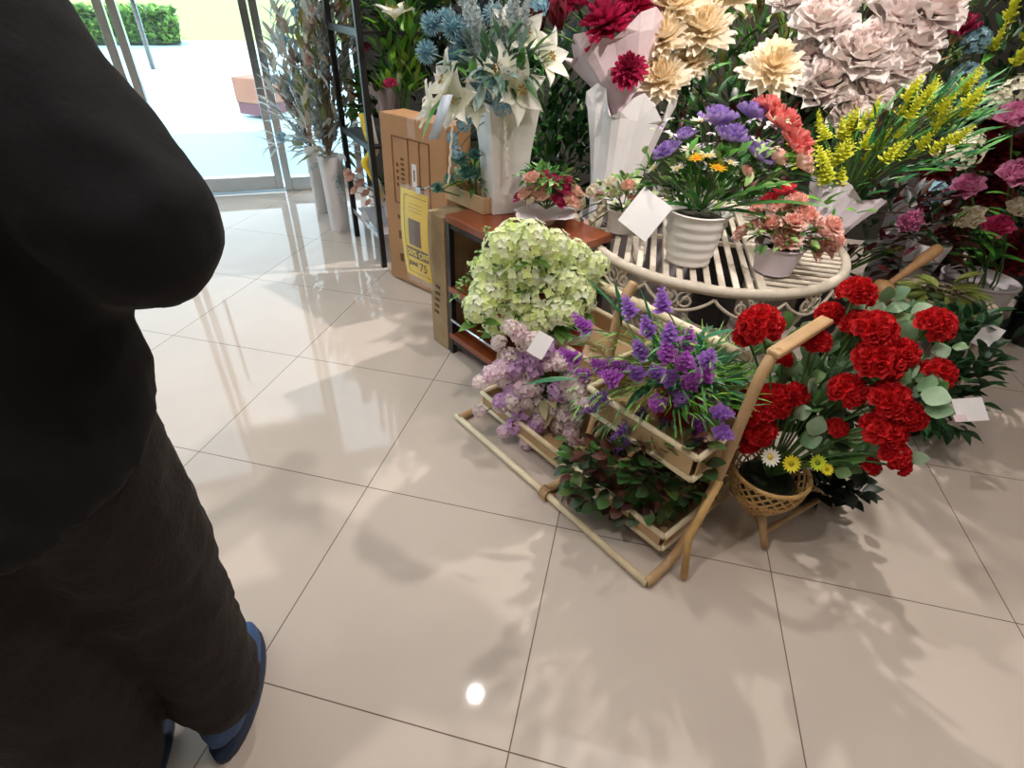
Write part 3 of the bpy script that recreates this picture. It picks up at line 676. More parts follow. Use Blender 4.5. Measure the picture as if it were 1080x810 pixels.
# ------------------------------------------------------------------ bamboo basket stand with red geraniums
bc = V((.485, 1.20, 0)); t = thing('bamboo_basket', 'open lattice bamboo basket on three splayed legs holding the red flowers', 'basket', bc)
k = MB(); Rb, zb, zt = .095, .10, .235; N = 22
def bsk(a, u): r = Rb*(.45+.62*math.sin(min(1, u*1.15)*PI/2)); return bc+V((r*math.cos(a), r*math.sin(a), zb+(zt-zb)*u))
for s in (1, -1):
    for i in range(N):
        pts = [bsk(2*PI*i/N+s*u*1.3, u) for u in [j/8 for j in range(9)]]
        tube(k, pts, .0032, BAMBOO, 5)
k.build('lattice', t)
k = MB()
for u, r in ((1, .006), (.55, .003), (0, .005)):
    tube(k, [bsk(2*PI*i/36, u) for i in range(37)], r, BAMBOO, 8)
k.build('rim', t)
k = MB(); lathe(k, [(.001, 0), (.045, 0), (.045, .006), (.001, .006)], bc+V((0, 0, zb-.004)), BAMBOO, 20, caps=False); k.build('base_disc', t)
for foot, topp in ((at(805, 580, 0), bc+V((.0, -.03, .13))), (V((.80, 1.42, 0)), bc+V((.05, .04, .15))), (V((.36, 1.44, 0)), bc+V((-.05, .05, .15)))):
    k = MB(); foot = V(foot); foot.z = .013; tube(k, [foot, foot.lerp(topp, .5), topp], [.010, .0115, .0125], RATTAN, 10); k.build('leg', t)
k = MB(); tube(k, [V((.52, 1.15, .05)), V((.78, 1.40, .045))], .008, RATTAN, 8); tube(k, [V((.50, 1.17, .06)), V((.37, 1.42, .05))], .008, RATTAN, 8); k.build('stretcher', t)
gb = bc+V((0, 0, .11)); t = thing('geranium_plant', 'artificial red geraniums with grey-green leaves growing from the bamboo basket', 'plant', gb)
pot_round(t, gb, .045, .07, .09, mat('dark_pot', '2c3428', .6)); top = gb+V((0, 0, .10)); rg = random.Random(47); pts = []
GB = (.57, 1.26)
for (px, py, s, dd) in ((802, 345, .052, -.08), (788, 355, .035, -.05), (858, 361, .038, -.03), (903, 311, .042, .05), (875, 333, .034, .06), (920, 352, .052, 0), (905, 345, .04, .03), (925, 383, .056, -.03), (984, 345, .042, .05), (988, 395, .036, .02), (893, 414, .044, -.06), (795, 430, .058, -.1), (815, 425, .05, -.08), (800, 455, .045, -.12), (838, 418, .035, -.06), (935, 425, .050, -.06), (930, 455, .05, -.08), (942, 480, .034, -.09), (882, 452, .026, -.08), (918, 492, .022, -.08), (950, 492, .022, -.08), (790, 470, .028, -.12), (960, 440, .034, -.05), (825, 380, .026, -.02), (948, 375, .04, 0), (862, 455, .014, -.08)):
    p = near(px, py, GB, dd); pts.append(p); put(t, GER[rg.randrange(2)], p, top+V((0, 0, -.05)), s*1.22, 'geranium_bloom', .15, rg=rg)
k = MB(); stems(k, top, pts, .003, '4f7a40')
k.build('stems', t)
k = MB()
for (px, py, s, dd) in ((882, 370, .05, .0), (845, 395, .05, -.02), (885, 380, .05, 0), (840, 455, .052, -.12), (852, 440, .045, -.1), (860, 410, .04, -.04), (955, 410, .045, -.06), (970, 420, .05, -.07), (950, 360, .05, .05), (965, 370, .045, .04), (830, 360, .04, .02), (905, 470, .045, -.08), (900, 480, .04, -.1), (952, 478, .035, -.1), (870, 480, .04, -.1), (820, 400, .04, 0), (875, 400, .04, 0), (910, 425, .04, -.02), (880, 430, .045, -.05), (865, 425, .045, -.05), (893, 350, .04, .02), (970, 390, .045, .02), (990, 350, .03, .05), (845, 370, .05, .02), (780, 410, .03, 0), (905, 330, .04, .08), (945, 330, .04, .08), (885, 460, .04, -.05), (930, 400, .04, .02), (810, 385, .04, 0)):
    for r_ in range(5):
        p = near(px+rg.uniform(-18, 18), py+rg.uniform(-16, 16), GB, dd+rg.uniform(0, .06)); d = (p-top); ca = c_(rg.choice(G_GREY+['5d8a4a', '4f7d40', '87a870']))
        leaf(k, p, d.normalized()+V((0, -.4, 0))+rdir(rg)*.5, s*rg.uniform(.9, 1.2), s*.95, lerp(ca, c_('3f6a38'), .3), ca, rg.uniform(-.4, .4), up=V((-.1, -.6, .8)), tip=0, peak=.6, nu=5, nv=4, fold=.1, ruf=.03, rg=rg)
leaf_ball(k, V((.6, 1.33, .38)), (.19, .16, .18), 190, .05, .04, ['4a6a38', '35562e', '5f8a50', '2a4426'], rg, -.5, 1, tip=0, peak=.6)
k.build('foliage', t)
for me, px, py, s, nm in ((DAISY_W, 812, 482, .026, 'white daisy'), (DAISY_Y, 834, 489, .024, 'yellow daisy'), (DAISY_G, 862, 488, .022, 'lime daisy'), (DAISY_Y, 872, 495, .016, 'yellow daisy')):
    p = near(px, py, (.5, 1.12), -.04); o = inst('daisy_bloom', me, t, p, dirq(V((.05, -.75, .6))), s); o['label'] = nm
k = MB(); stems(k, top, [near(812, 482, (.5, 1.12), -.03), near(834, 489, (.5, 1.12), -.03), near(862, 488, (.5, 1.12), -.03), near(872, 495, (.5, 1.12), -.03)], .0015); k.build('daisy_stems', t)

# dark creeper on the floor behind the geraniums
c = V((1.12, 1.86, 0)); t = thing('dark_creeper', 'dark green ferny plant standing on the floor behind the red geraniums', 'plant', c)
pot_round(t, c, .06, .075, .12, mat('dark_pot', '2c3428', .6)); k = MB(); rg = random.Random(48)
for i in range(340):
    px, py = rg.uniform(930, 1048), rg.uniform(330, 455)
    if py > 345+ (px-930)*.2 + 60 and px > 1020: continue
    p = near(px, py, c, rg.uniform(-.12, .1)); p.z = max(.02, p.z); ca = c_(rg.choice(['1f3f26', '2a5230', '183222', '35603a']))
    leaf(k, p, (p-c-V((0, 0, .1))).normalized()+rdir(rg)*.6, .06, .035, ca, lerp(ca, c_('4a7a4a'), .3), rg=rg, fold=.3, ruf=.03)
k.build('foliage', t)
card(t, near(1023, 432, (1.25, 1.8), -.22), (.085, .075), V((-.1, -.6, .8)), V((-.2, 1, .3)), PAPER); card(t, near(1013, 441, (1.22, 1.78), -.235), (.035, .022), V((-.1, -.6, .8)), V((-.2, 1, .3)), PINKPAPER, 'price_sticker')
card(t, near(1042, 355, (1.3, 1.95), -.22), (.055, .075), V((-.3, -.7, .5)), V((.3, .2, 1)), PAPER)
# black leafy sprig under geraniums
c = V((.66, 1.36, 0)); t = thing('dark_ivy', 'low blackish green ivy on the tiles beneath the right of the red geraniums', 'plant', c)
k = MB(); rg = random.Random(49)
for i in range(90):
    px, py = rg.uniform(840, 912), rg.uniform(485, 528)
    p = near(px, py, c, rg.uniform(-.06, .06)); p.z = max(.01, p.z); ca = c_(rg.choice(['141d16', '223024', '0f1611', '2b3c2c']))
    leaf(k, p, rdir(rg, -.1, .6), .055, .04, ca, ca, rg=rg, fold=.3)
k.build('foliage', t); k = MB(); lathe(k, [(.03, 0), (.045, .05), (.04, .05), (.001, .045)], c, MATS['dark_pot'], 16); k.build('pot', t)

# ------------------------------------------------------------------ white iron stand
ic = V((.30, 2.06, 0)); IR, IZ = .465, .555
t = thing('iron_stand', 'round cream painted iron plant stand with slatted top and scrolled apron', 'plant stand', ic)
def ci(a, r=IR, z=IZ): return ic+V((r*math.cos(a), r*math.sin(a), z))
k = MB(); n = 72; vs = []; fs = []
for i in range(n):
    a = 2*PI*i/n
    for r, z in ((IR, .012), (IR+.006, 0), (IR+.002, -.014), (IR-.024, -.014), (IR-.024, .010), (IR-.012, .016)): vs.append(ci(a, r, IZ+z))
for i in range(n):
    for j in range(6): fs.append((i*6+j, ((i+1) % n)*6+j, ((i+1) % n)*6+(j+1) % 6, i*6+(j+1) % 6))
k.add(vs, fs, IRON); k.build('rim', t)
XD = .13
for i in range(13):      # slats running back on the left segment
    x = -IR+.045+i*.043
    if x > XD-.02: break
    h = math.sqrt((IR-.015)**2-x*x); k = MB(); box(k, ic+V((x, 0, IZ-.002)), (.020, 2*h, .008), IRON, bev=.002); k.build('slat', t)
for i in range(21):      # cross slats on the right segment
    y = -IR+.04+i*.042
    if abs(y) > IR-.03: continue
    h = math.sqrt((IR-.015)**2-y*y)
    if h < XD+.03: continue
    k = MB(); box(k, ic+V(((XD+h)/2, y, IZ-.002)), (h-XD-.01, .020, .008), IRON, bev=.002); k.build('slat', t)
k = MB(); hx = math.sqrt((IR-.015)**2-XD*XD); box(k, ic+V((XD, 0, IZ-.001)), (.026, 2*hx, .014), IRON, bev=.002)
box(k, ic+V((-IR*.35, 0, IZ-.013)), (.02, 2*.42, .012), IRON); box(k, ic+V((IR*.0, 0, IZ-.013)), (2*.44, .02, .012), IRON); k.build('cross_bar', t)
k = MB(); NS = 13; off = -PI/2-.02
pts = []
for i in range(NS*16+1):
    a = off+2*PI*i/(NS*16); f = (i % 16)/16; z = IZ-.03-.055*math.sin(PI*f)**.8; pts.append(ci(a, IR-.006, z))
tube(k, pts, .0055, IRON, 8, cap=False)
k.build('scalloped_apron', t)
for i in range(NS):
    k = MB(); a0 = off+2*PI*(i+.5)/NS
    for s in (1, -1):
        sp = []
        for j in range(26):
            f = j/25; ph = PI*1.5-s*0+f*2*PI*1.35; rad = .030*(1-f*.72)
            x = s*(.026+rad*math.cos(ph+PI*.9)); z = rad*math.sin(ph+PI*.9)
            sp.append(ci(a0+x/IR, IR-.006, IZ-.048+z))
        sp = [ci(a0, IR-.006, IZ-.080)]+sp
        tube(k, sp, .0038, IRON, 6)
    k.build('scroll', t)
for a in (-2.35, -.8, .8, 2.35):
    k = MB(); tube(k, smooth_path([ci(a, IR-.03, IZ-.012), ci(a, IR-.05, .42), ci(a, IR-.14, .26), ci(a, IR-.10, .10), ci(a, IR-.01, .012), ci(a, IR+.03, .03)], 8), .009, IRON, 8); k.build('leg', t)
k = MB(); tube(k, [ci(2*PI*i/40, IR-.145, .24) for i in range(41)], .007, IRON, 8, cap=False); k.build('ring_stretcher', t)

# ribbed white pot with the purple mix
c = V((.205, 1.80, IZ+.012)); t = thing('mixed_bouquet_pot', 'ribbed white pot of purple and coral mixed flowers with a square white tag', 'potted flowers', c)
pot_round(t, c, .070, .100, .165, WHITE, ribs=5); soil(t, c, .09, c.z+.14); top = c+V((0, 0, .16)); rg = random.Random(50); pts = []
for (px, py, me, s, dd, nm) in ((755, 133, PURPLE, .062, .04, 0), (770, 150, PURPLE, .055, .0, 0), (705, 165, PURPLE, .048, -.03, 0), (797, 168, PURPLE, .055, .0, 0), (790, 125, PURPLE, .05, .08, 0), (723, 148, PURPLE, .04, .02, 0), (822, 135, CORAL, .06, .06, 'coral bloom'), (834, 155, CORAL, .06, .04, 'coral bloom'), (808, 118, CORAL, .05, .1, 'coral bloom'), (735, 168, DAISY_O, .03, -.05, 'orange daisy'), (757, 178, DAISY_O, .03, -.05, 'orange daisy'), (728, 158, DAISY_W, .034, -.03, 'white daisy'), (748, 165, DAISY_W, .034, -.03, 'white daisy'), (770, 172, DAISY_W, .03, -.03, 'white daisy'), (715, 178, DAISY_W, .03, -.04, 'white daisy'), (785, 185, ROSE_P, .03, -.02, 'peach bud'), (840, 175, ROSE_P, .045, .02, 'peach bloom'), (815, 170, ROSE_P, .04, .0, 'peach bloom'), (738, 128, DAISY_W, .03, .0, 'white daisy'), (690, 178, DAISY_W, .03, -.02, 'white daisy')):
    p = near(px, py, c, dd); pts.append(p); put(t, me, p, top-V((0, .0, .05)), s*1.0, rg=rg, bias=.0, label=nm or None)
k = MB(); stems(k, top, pts); rgc = c_('5f9a48')
for i in range(260):
    px, py = rg.uniform(680, 830), rg.uniform(160, 226)
    if py > 226-abs(px-740)*.35: continue
    p = near(px, py, c, rg.uniform(-.05, .08)); ca = c_(rg.choice(G_MID+['7fae58', '9cc070'])); leaf(k, p, (p-top).normalized()+rdir(rg)*.7+V((0, 0, .2)), .045, .022, lerp(ca, (0, 0, 0), .3), ca, rg.random(), rg=rg)
for (px, py, qx, qy) in ((740, 222, 690, 205), (735, 218, 730, 195), (745, 222, 820, 178), (740, 224, 800, 215), (738, 220, 765, 190), (728, 220, 715, 185), (750, 224, 850, 195)):
    a = near(px, py, c, -.04); b_ = near(qx, qy, c, -.06); leaf(k, a, b_-a, (b_-a).length*1.2, .045, c_('2f6a30'), c_('5a9a4c'), rg=rg, nu=6)
for i in range(90):   # tiny white-green filler buds
    p = near(rg.uniform(690, 830), rg.uniform(125, 185), c, rg.uniform(-.02, .06)); ca = c_(rg.choice(['d8e4c0', 'e6dfe0', 'c8b4d8'])); 
    for s in range(3): leaf(k, p, rdir(rg, -.2, 1), .016, .012, ca, ca, rg=rg, nu=2, tip=0)
k.build('foliage', t)
card(t, near(680, 226, (.06, 1.72), 0), (.115, .125), V((-.25, -.85, .45)), V((.45, 0, 1)), PAPER)
# cream rose pot
c = V((-.035, 2.0, IZ+.012)); t = thing('cream_rose_pot', 'small white pot of cream and white rosebuds at the left rim of the iron stand', 'potted flowers', c)
pot_round(t, c, .04, .055, .08, WHITE); top = c+V((0, 0, .08)); rg = random.Random(51); pts = []
for (px, py, s) in ((628, 205, .036), (640, 222, .038), (630, 232, .03), (618, 218, .034), (650, 208, .036), (662, 200, .034), (645, 196, .03), (655, 232, .036), (622, 238, .028), (612, 230, .03), (666, 215, .032), (648, 245, .026), (635, 210, .03)):
    p = near(px, py, c, rg.uniform(-.06, .02)); pts.append(p); put(t, ROSE_CR if rg.random() < .75 else ROSE_P, p, top-V((0, 0, .03)), s*1.05, 'rose_bloom', .1, rg=rg)
k = MB(); stems(k, top, pts); leaf_ball(k, top+V((0, 0, .05)), (.11, .11, .08), 110, .035, .02, ['8aae60', 'b5cc88', '5f8a48', 'cdd8a4'], rg, -.3, 1); k.build('foliage', t)
# peach carnation pot
c = V((.475, 1.80, IZ+.012)); t = thing('peach_carnation_pot', 'low lilac-white pot of peach carnations near the front of the iron stand', 'potted flowers', c)
pot_round(t, c, .058, .075, .085, mat('lilac_pot', 'cfc3cc', .4, nscale=5, namt=.03)); soil(t, c, .07, c.z+.06); top = c+V((0, 0, .085)); rg = random.Random(52); pts = []
for (px, py, s) in ((822, 225, .044), (848, 232, .046), (862, 245, .042), (800, 225, .036), (785, 248, .036), (828, 255, .046), (855, 262, .042), (812, 240, .04), (875, 240, .036), (835, 238, .04), (840, 215, .036), (870, 262, .036), (798, 240, .03), (880, 255, .03)):
    p = near(px, py, c, rg.uniform(-.06, .04)); pts.append(p); put(t, CARN_P, p, top-V((0, 0, .03)), s*1.05, 'carnation_bloom', .2, rg=rg)
for (px, py, s) in ((828, 205, .045), (812, 212, .035)):
    p = near(px, py, c, .08); pts.append(p); put(t, CARN_R, p, top, s*.85, 'carnation_bloom', .2, rg=rg, label='crimson bloom')
k = MB(); stems(k, top, pts); leaf_ball(k, top+V((0, 0, .03)), (.13, .12, .07), 130, .04, .02, ['6f9a50', '9abf70', '4f7a3c'], rg, -.3, 1); k.build('foliage', t)
# lilac-white wrapped pot to the right
c = V((.66, 2.08, IZ+.012)); t = thing('yellow_flower_pot', 'pale wrapped pot of yellow-green wild flower stems at the right of the iron stand', 'potted flowers', c)
wb = near(893, 272, c); wt = near(905, 220, c, .05)
wrap(t, V((c.x, c.y, c.z+.001)), V((c.x+.06, c.y+.06, c.z+.17)), .055, .12, mat('lilac_paper', 'c9bfc8', .7, nscale=7, namt=.05, bump=.3), 'pot_wrap', amp=.1)
top = V((c.x+.05, c.y+.05, c.z+.13)); rg = random.Random(53); pts = []; k = MB()
for i in range(520):
    px, py = rg.uniform(835, 1030), rg.uniform(95, 235)
    if py > 240-(px-850)*.42 and px > 900: continue
    if py < 150-(px-835)*.35: continue
    p = near(px, py, top, rg.uniform(-.10, .16)); ca = c_(rg.choice(['2c6a34', '3f8a3c', '1f5230', '58a044', '2a7a48']))
    leaf(k, p, (p-top).normalized()+rdir(rg)*.35, rg.uniform(.05, .10), .011, lerp(ca, (0, 0, 0), .2), ca, rg.random(), rg=rg, nu=3)
k.build('foliage', t)
for i in range(84):
    px, py = rg.uniform(850, 1030), rg.uniform(95, 195)
    if py > 215-(px-850)*.40 or py < 142-(px-835)*.3: continue
    p = near(px, py, top, rg.uniform(-.12, .08)); pts.append(p); put(t, SPIKE_Y, p, top, (.10, .10, .075), 'flower_spike', .2, rg=rg)
for (px, py) in ((838, 158), (845, 175), (870, 148), (852, 165)):
    p = near(px, py, top, -.06); pts.append(p); put(t, SPIKE_Y, p, top, (.12, .12, .05), 'flower_spike', .2, rg=rg)
k = MB(); stems(k, top, pts, .0018); k.build('stems', t)
k = MB(); 
for (px, py, qx, qy) in ((870, 215, 845, 200), (870, 215, 892, 195), (872, 216, 880, 208), (905, 225, 925, 218), (905, 225, 895, 218)):
    a = near(px, py, top, -.13); b_ = near(qx, qy, top, -.15); leaf(k, a, b_-a, (b_-a).length, .04, c_('4fa02c'), c_('8ad040'), rg=rg)
k.build('bright_leaf', t)

# ------------------------------------------------------------------ on the shelf: white square vase with lilies, planter, rose bouquet
vb = fr(A, .20, .20, .60)
vb = at(518, 228, .60); vb = V((vb.x+.02, vb.y+.10, .60))
t = thing('lily_vase', 'tall square white vase of white lilies and blue thistles on the low shelf', 'vase of flowers', vb)
k = MB(); prof = [(.064, 0), (.066, .10), (.074, .22), (.092, .37), (.087, .37), (.068, .22), (.06, .02), (.001, .02)]; TVZ = math.radians(35)
for i in range(len(prof)-1):
    pass
vs = []; fs = []
for r, z in prof:
    for sx, sy in ((-1, -1), (1, -1), (1, 1), (-1, 1)):
        c2 = V((sx*r, sy*r, z)); c2 = Matrix.Rotation(TVZ, 3, 'Z') @ c2; vs.append(vb+c2)
for i in range(len(prof)-1):
    for j in range(4): fs.append((i*4+j, i*4+(j+1) % 4, (i+1)*4+(j+1) % 4, (i+1)*4+j))
fs.append((3, 2, 1, 0)); k.add(vs, fs, WHITE, smooth=False); vbx = k.build('vase', t)
bv = vbx.modifiers.new('Bevel', 'BEVEL'); bv.width = .004; bv.segments = 2
k = MB(); rp = near(531, 130, vb, -.115); rq = near(534, 195, vb, -.10)
pts = []
for i in range(40): f = i/39; p = near(532-2*math.cos(f*2)+1, 95, vb, -.12).lerp(near(535, 188, vb, -.10), f); pts.append(p+V((.0025*math.cos(i*1.7), 0, .0)))
tube(k, pts, .0055, mat('cotton_cord', 'e8e2d6', .9, nscale=90, namt=.1, bump=.5), 8); k.build('cord', t); k = MB()
p0 = near(478, 120, vb, -.13); p1 = near(473, 195, vb, -.12)
tube(k, [p0.lerp(p1, i/20)+V((.002*math.cos(i*1.8), 0, 0)) for i in range(21)], .004, MATS['cotton_cord'], 8); k.build('cord', t)
k = MB(); p0 = near(472, 100, vb, -.14); p1 = near(457, 147, vb, -.14); dx = V((.018, 0, .002))
k.add([p0-dx, p0+dx, p1+dx, p1-dx, p0-dx+V((0, .002, 0)), p0+dx+V((0, .002, 0)), p1+dx+V((0, .002, 0)), p1-dx+V((0, .002, 0))], [(0, 1, 2, 3), (7, 6, 5, 4), (0, 4, 5, 1), (1, 5, 6, 2), (2, 6, 7, 3), (3, 7, 4, 0)], mat('pale_blue_ribbon', 'ccd8ea', .3)); k.build('ribbon', t)
top = vb+V((0, 0, .33)); rg = random.Random(54); pts = []
for (px, py, s, dd, dv) in ((525, 75, .125, -.08, (-.1, -.6, .8)), (548, 95, .11, -.12, (.7, -.6, .2)), (468, 85, .10, -.06, (-.7, -.5, .4)), (478, 105, .10, -.1, (-.2, -.8, .1)), (450, 110, .085, -.04, (-.9, -.4, .3)), (555, 35, .095, 0, (.4, -.6, .6)), (580, 60, .10, 0, (.8, -.4, .4)), (500, 110, .08, -.12, (-.3, -.9, .1)), (538, 20, .08, .05, (.1, -.4, .9))):
    p = near(px, py, vb, dd); d = V(dv); pts.append(p); inst('lily_bloom', LILY, t, p-d.normalized()*s*.45, dirq(d, rg.random()*6), s)
for (px, py, s, dd) in ((478, 28, .055, .0), (450, 55, .05, -.02), (470, 20, .045, .05), (490, 48, .05, .05), (478, 60, .045, .0), (455, 25, .05, .05), (500, 25, .05, .06), (520, 15, .05, .1)):
    p = near(px, py, vb, dd); pts.append(p); put(t, THI, p, top, s*.75, 'thistle_bloom', .1, rg=rg)
for (px, py, s, dd) in ((515, 95, .05, -.1), (505, 85, .045, -.06), (530, 110, .045, -.12), (490, 130, .035, -.1), (482, 160, .03, -.1), (478, 145, .028, -.1), (565, 5, .05, .05)):
    p = near(px, py, vb, dd); pts.append(p); put(t, HYD_B, p, top, s*.8, 'hydrangea_bloom', .1, rg=rg)
for i in range(26):
    p = near(rg.uniform(470, 565), rg.uniform(-25, 60), vb, rg.uniform(-.02, .12)); pts.append(p); q = p-(p-top).normalized()*.12
    put(t, WILLOW, q, top, (.13, .13, .16), 'feathery_spray', .1, rg=rg)
k = MB(); stems(k, top, pts, .002, '6a7a58'); leaf_ball(k, top+V((-.02, -.04, .12)), (.16, .13, .13), 130, .075, .022, ['3f6a3c', '7c9a8c', '55805c', '97b0ac', '2f5a34'], rg, -.4, 1); 
for (px, py, qx, qy) in ((470, 100, 446, 128), (548, 80, 550, 55), (560, 60, 575, 35), (480, 70, 490, 75), (500, 60, 498, 75)):
    a = near(px, py, vb, -.1); b_ = near(qx, qy, vb, -.12); leaf(k, a, b_-a, (b_-a).length*1.4, .03, c_('3c7a30'), c_('5f9a3c'), rg=rg)
k.build('foliage', t)
# wooden planter box with succulents
pb = fr(A, .0, .13, .60); pb = at(470, 216, .60)
pb = V((-.72, 2.12, 0)); t = thing('planter_box', 'small brown planter tray of blue-green succulents at the left end of the low shelf', 'planter', fr(A, -.03, .17, .60))
k = MB(); b0 = fr(A, -.03, .17, .60)
box(k, b0+V((0, 0, .005)), (.24, .12, .01), TANBOARD, TH)
for s in (-1, 1):
    box(k, b0+V_*s*.058+V((0, 0, .03)), (.245, .008, .06), TANBOARD, TH, bev=.002); box(k, b0+U_*s*.12+V((0, 0, .03)), (.008, .108, .06), TANBOARD, TH, bev=.002)
k.build('tray', t)
SUC = head_ruffled('4f8a80', '7fb4a8', 'succulent', 5, Wd=.4, seed=60, nper=(5, 8), a0=80, a1=10, cup=.5, ruf=0, m=LEAF)
rg = random.Random(55); k = MB()
for (px, py, s) in ((495, 185, .045), (485, 170, .038), (476, 190, .032), (462, 200, .03), (500, 165, .03)):
    p = near(px, py, b0, -.03); p.z = max(p.z, .64); inst('succulent', SUC, t, p, dirq(V((rg.uniform(-.3, .3), -.5, .8))), s); tube(k, [b0+V((0, 0, .01)), p], .003, LEAF, 5, col=c_('4f7a3a'))
leaf_ball(k, b0+V((0, 0, .05)), (.11, .07, .09), 90, .06, .016, ['6f9a3a', '9ac04c', '3f6a34', '8aa894', 'a8804c'], rg, 0, 1); k.build('foliage', t)
# pink rose bouquet
c = fr(A, .36, .20, .60); t = thing('rose_bouquet', 'small wrapped bouquet of peach and hot pink roses on the low shelf', 'bouquet', c)
c = V((-.30, 1.90, .60)); t.location = c; ORG[t.name] = c
wrap(t, c, near(575, 222, c, .0), .03, .11, PAPER, amp=.1, seed=3)
top = c+V((0, 0, .05)); rg = random.Random(56); pts = []
for (px, py, me, s) in ((568, 202, ROSE_P, .045), (571, 219, ROSE_P, .044), (583, 196, ROSE_MAG, .04), (592, 204, ROSE_MAG, .04), (556, 208, ROSE_P, .034), (550, 212, ROSE_MAG, .028), (598, 215, ROSE_P, .038), (588, 220, ROSE_MAG, .034), (604, 205, ROSE_P, .034), (562, 192, ROSE_P, .034), (577, 190, ROSE_MAG, .034), (596, 194, ROSE_MAG, .03), (602, 224, ROSE_P, .03), (560, 228, ROSE_CR, .02)):
    p = near(px, py, (c.x, c.y), rg.uniform(-.05, .03)); p.z = max(p.z, .68); pts.append(p); put(t, me, p, top-V((0, 0, .05)), s*1.05, 'rose_bloom', .1, rg=rg, label='hot pink rose' if me == ROSE_MAG else None)
k = MB(); stems(k, top, pts); leaf_ball(k, top+V((0, 0, .10)), (.11, .1, .05), 90, .035, .018, ['5f9a48', '86b060', '3f7034'], rg); k.build('foliage', t)

# ------------------------------------------------------------------ green foliage mass behind, on a dark plinth
c = V((-.42, 2.62, 0)); t = thing('leafy_bush', 'dense dark green leafy artificial bush between the lily vase and the wrapped bouquet', 'plant', c)
pot_round(t, c, .13, .17, .42, DARK); k = MB(); rg = random.Random(57)
for i in range(620):
    px, py = rg.uniform(545, 645), rg.uniform(70, 215); p = near(px, py, c, rg.uniform(-.16, .12)); 
    if p.z < .40: continue
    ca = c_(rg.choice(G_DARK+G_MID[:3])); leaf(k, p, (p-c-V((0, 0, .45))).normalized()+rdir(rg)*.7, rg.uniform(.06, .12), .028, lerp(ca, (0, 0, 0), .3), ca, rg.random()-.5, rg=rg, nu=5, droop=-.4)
stems(k, c+V((0, 0, .40)), [near(px, py, c) for px, py in ((560, 100), (590, 90), (620, 110), (575, 150), (610, 160), (630, 150), (555, 170))], .004); k.build('foliage', t)

# ------------------------------------------------------------------ wrapped bouquet of magenta dahlias
c = V((-.10, 2.36, 0)); t = thing('magenta_bouquet', 'tall bouquet of magenta dahlias in crumpled white and pink wrapping paper', 'bouquet', c)
b0 = near(655, 205, c); b1 = near(668, 105, c); k = MB(); 
pot_round(t, c, .10, .12, max(.3, b0.z-.10), GREYPOT, name='bucket')
wrap(t, V((c.x, c.y, b0.z-.10)), V((b1.x, b1.y, b1.z)), .085, .16, PAPER, amp=.12, folds=6, seed=5)
wrap(t, V((b1.x, b1.y, b1.z-.08)), near(655, 45, c, .08), .07, .21, PINKPAPER, amp=.12, folds=5, seed=8, name='pink_wrap')
top = V((b1.x, b1.y, b1.z-.05)); rg = random.Random(58); pts = []
for (px, py, s, dd) in ((640, 28, .115, -.04), (664, 75, .075, -.13), (668, 8, .105, .05), (605, 3, .09, .05), (632, -25, .11, .08), (690, -15, .1, .1)):
    p = near(px, py, c, dd); pts.append(p); put(t, DAHLIA_M, p, top, s*.9, 'dahlia_bloom', .0, rg=rg)
for (px, py, s, dd, me) in ((568, 28, .075, -.02, TULIP_D), (590, 22, .075, 0, TULIP_R), (580, -5, .07, .04, TULIP_R)):
    p = near(px, py, c, dd); pts.append(p); inst('tulip_bloom', me, t, p-V((0, 0, s*.4)), dirq(V((-.15, -.2, 1)), rg.random()*6), s)['label'] = 'dark red tulip bloom'
k = MB(); stems(k, top, pts, .004); k.build('stems', t)

# ------------------------------------------------------------------ loose stems standing in floor buckets
BUCK = []
def bucket(xy, h, r, m, label, name='flower_bucket', square=False):
    c = V((*xy, 0)); t = thing(name, label, 'bucket', c); pot_round(t, c, r*.75, r, h, m, name='body')
    k = MB(); tube(k, [c+V((r*math.cos(a), r*math.sin(a), h)) for a in [i*2*PI/24 for i in range(25)]], .005, m, 6, cap=False); k.build('rim', t); BUCK.append(c); return c, h
B = {'cream': bucket((.22, 2.66), .55, .14, GREYPOT, 'grey bucket of cream dahlia stems behind the iron stand'),
     'blush': bucket((.64, 2.78), .55, .15, WHITE, 'white bucket of blush peony stems behind the yellow flowers'),
     'yellow': bucket((1.36, 3.0), .60, .14, GREYPOT, 'grey bucket of tall yellow and blue stems near the right edge'),
     'pink': bucket((1.50, 2.55), .35, .14, GREYPOT, 'grey bucket of pink roses above the wicker stool'),
     'red': bucket((1.72, 2.85), .35, .13, DARK, 'black bucket of dark red flowers at the far right')}
def stem_thing(bk, px, py, me, s, kind, desc, grp, dd=0, leaves=2, seed=0, axisbias=.2, cols=G_MID):
    c, h = B[bk]; rg = random.Random(seed+int(px*7+py)); p = near(px, py, c, dd-(.22 if bk in ('cream', 'blush') else .08))
    base = c+V((rg.uniform(-.04, .04), rg.uniform(-.04, .04), h*.2)); t = thing(kind, desc, 'flower', base, grp)
    mid = V((c.x+rg.uniform(-.05, .05), c.y+rg.uniform(-.05, .05), h)); k = MB()
    pth = smooth_path([base, mid, mid.lerp(p, .55)+V((0, 0, .02)), p], 5); tube(k, pth, .003, LEAF, 6, col=c_('4a7034'))
    k.build('stem', t)
    k = MB()
    for i in range(leaves+2): q = pth[-3-i*2] if len(pth) > 3+i*2 else pth[-3]; ca = c_(rg.choice(cols)); leaf(k, q, rdir(rg, -.1, .5), .11, .035, lerp(ca, (0, 0, 0), .2), ca, rg=rg)
    k.build('foliage', t)
    d = (p-mid).normalized()*(1-axisbias)+V((-.1, -.45, .3)); f = {'cream': 1.15, 'blush': 1.25}.get(bk, 1.1)
    inst('bloom', me, t, p, dirq(d, rg.random()*6), tuple(x*f for x in s) if hasattr(s, '__len__') else s*f); return t
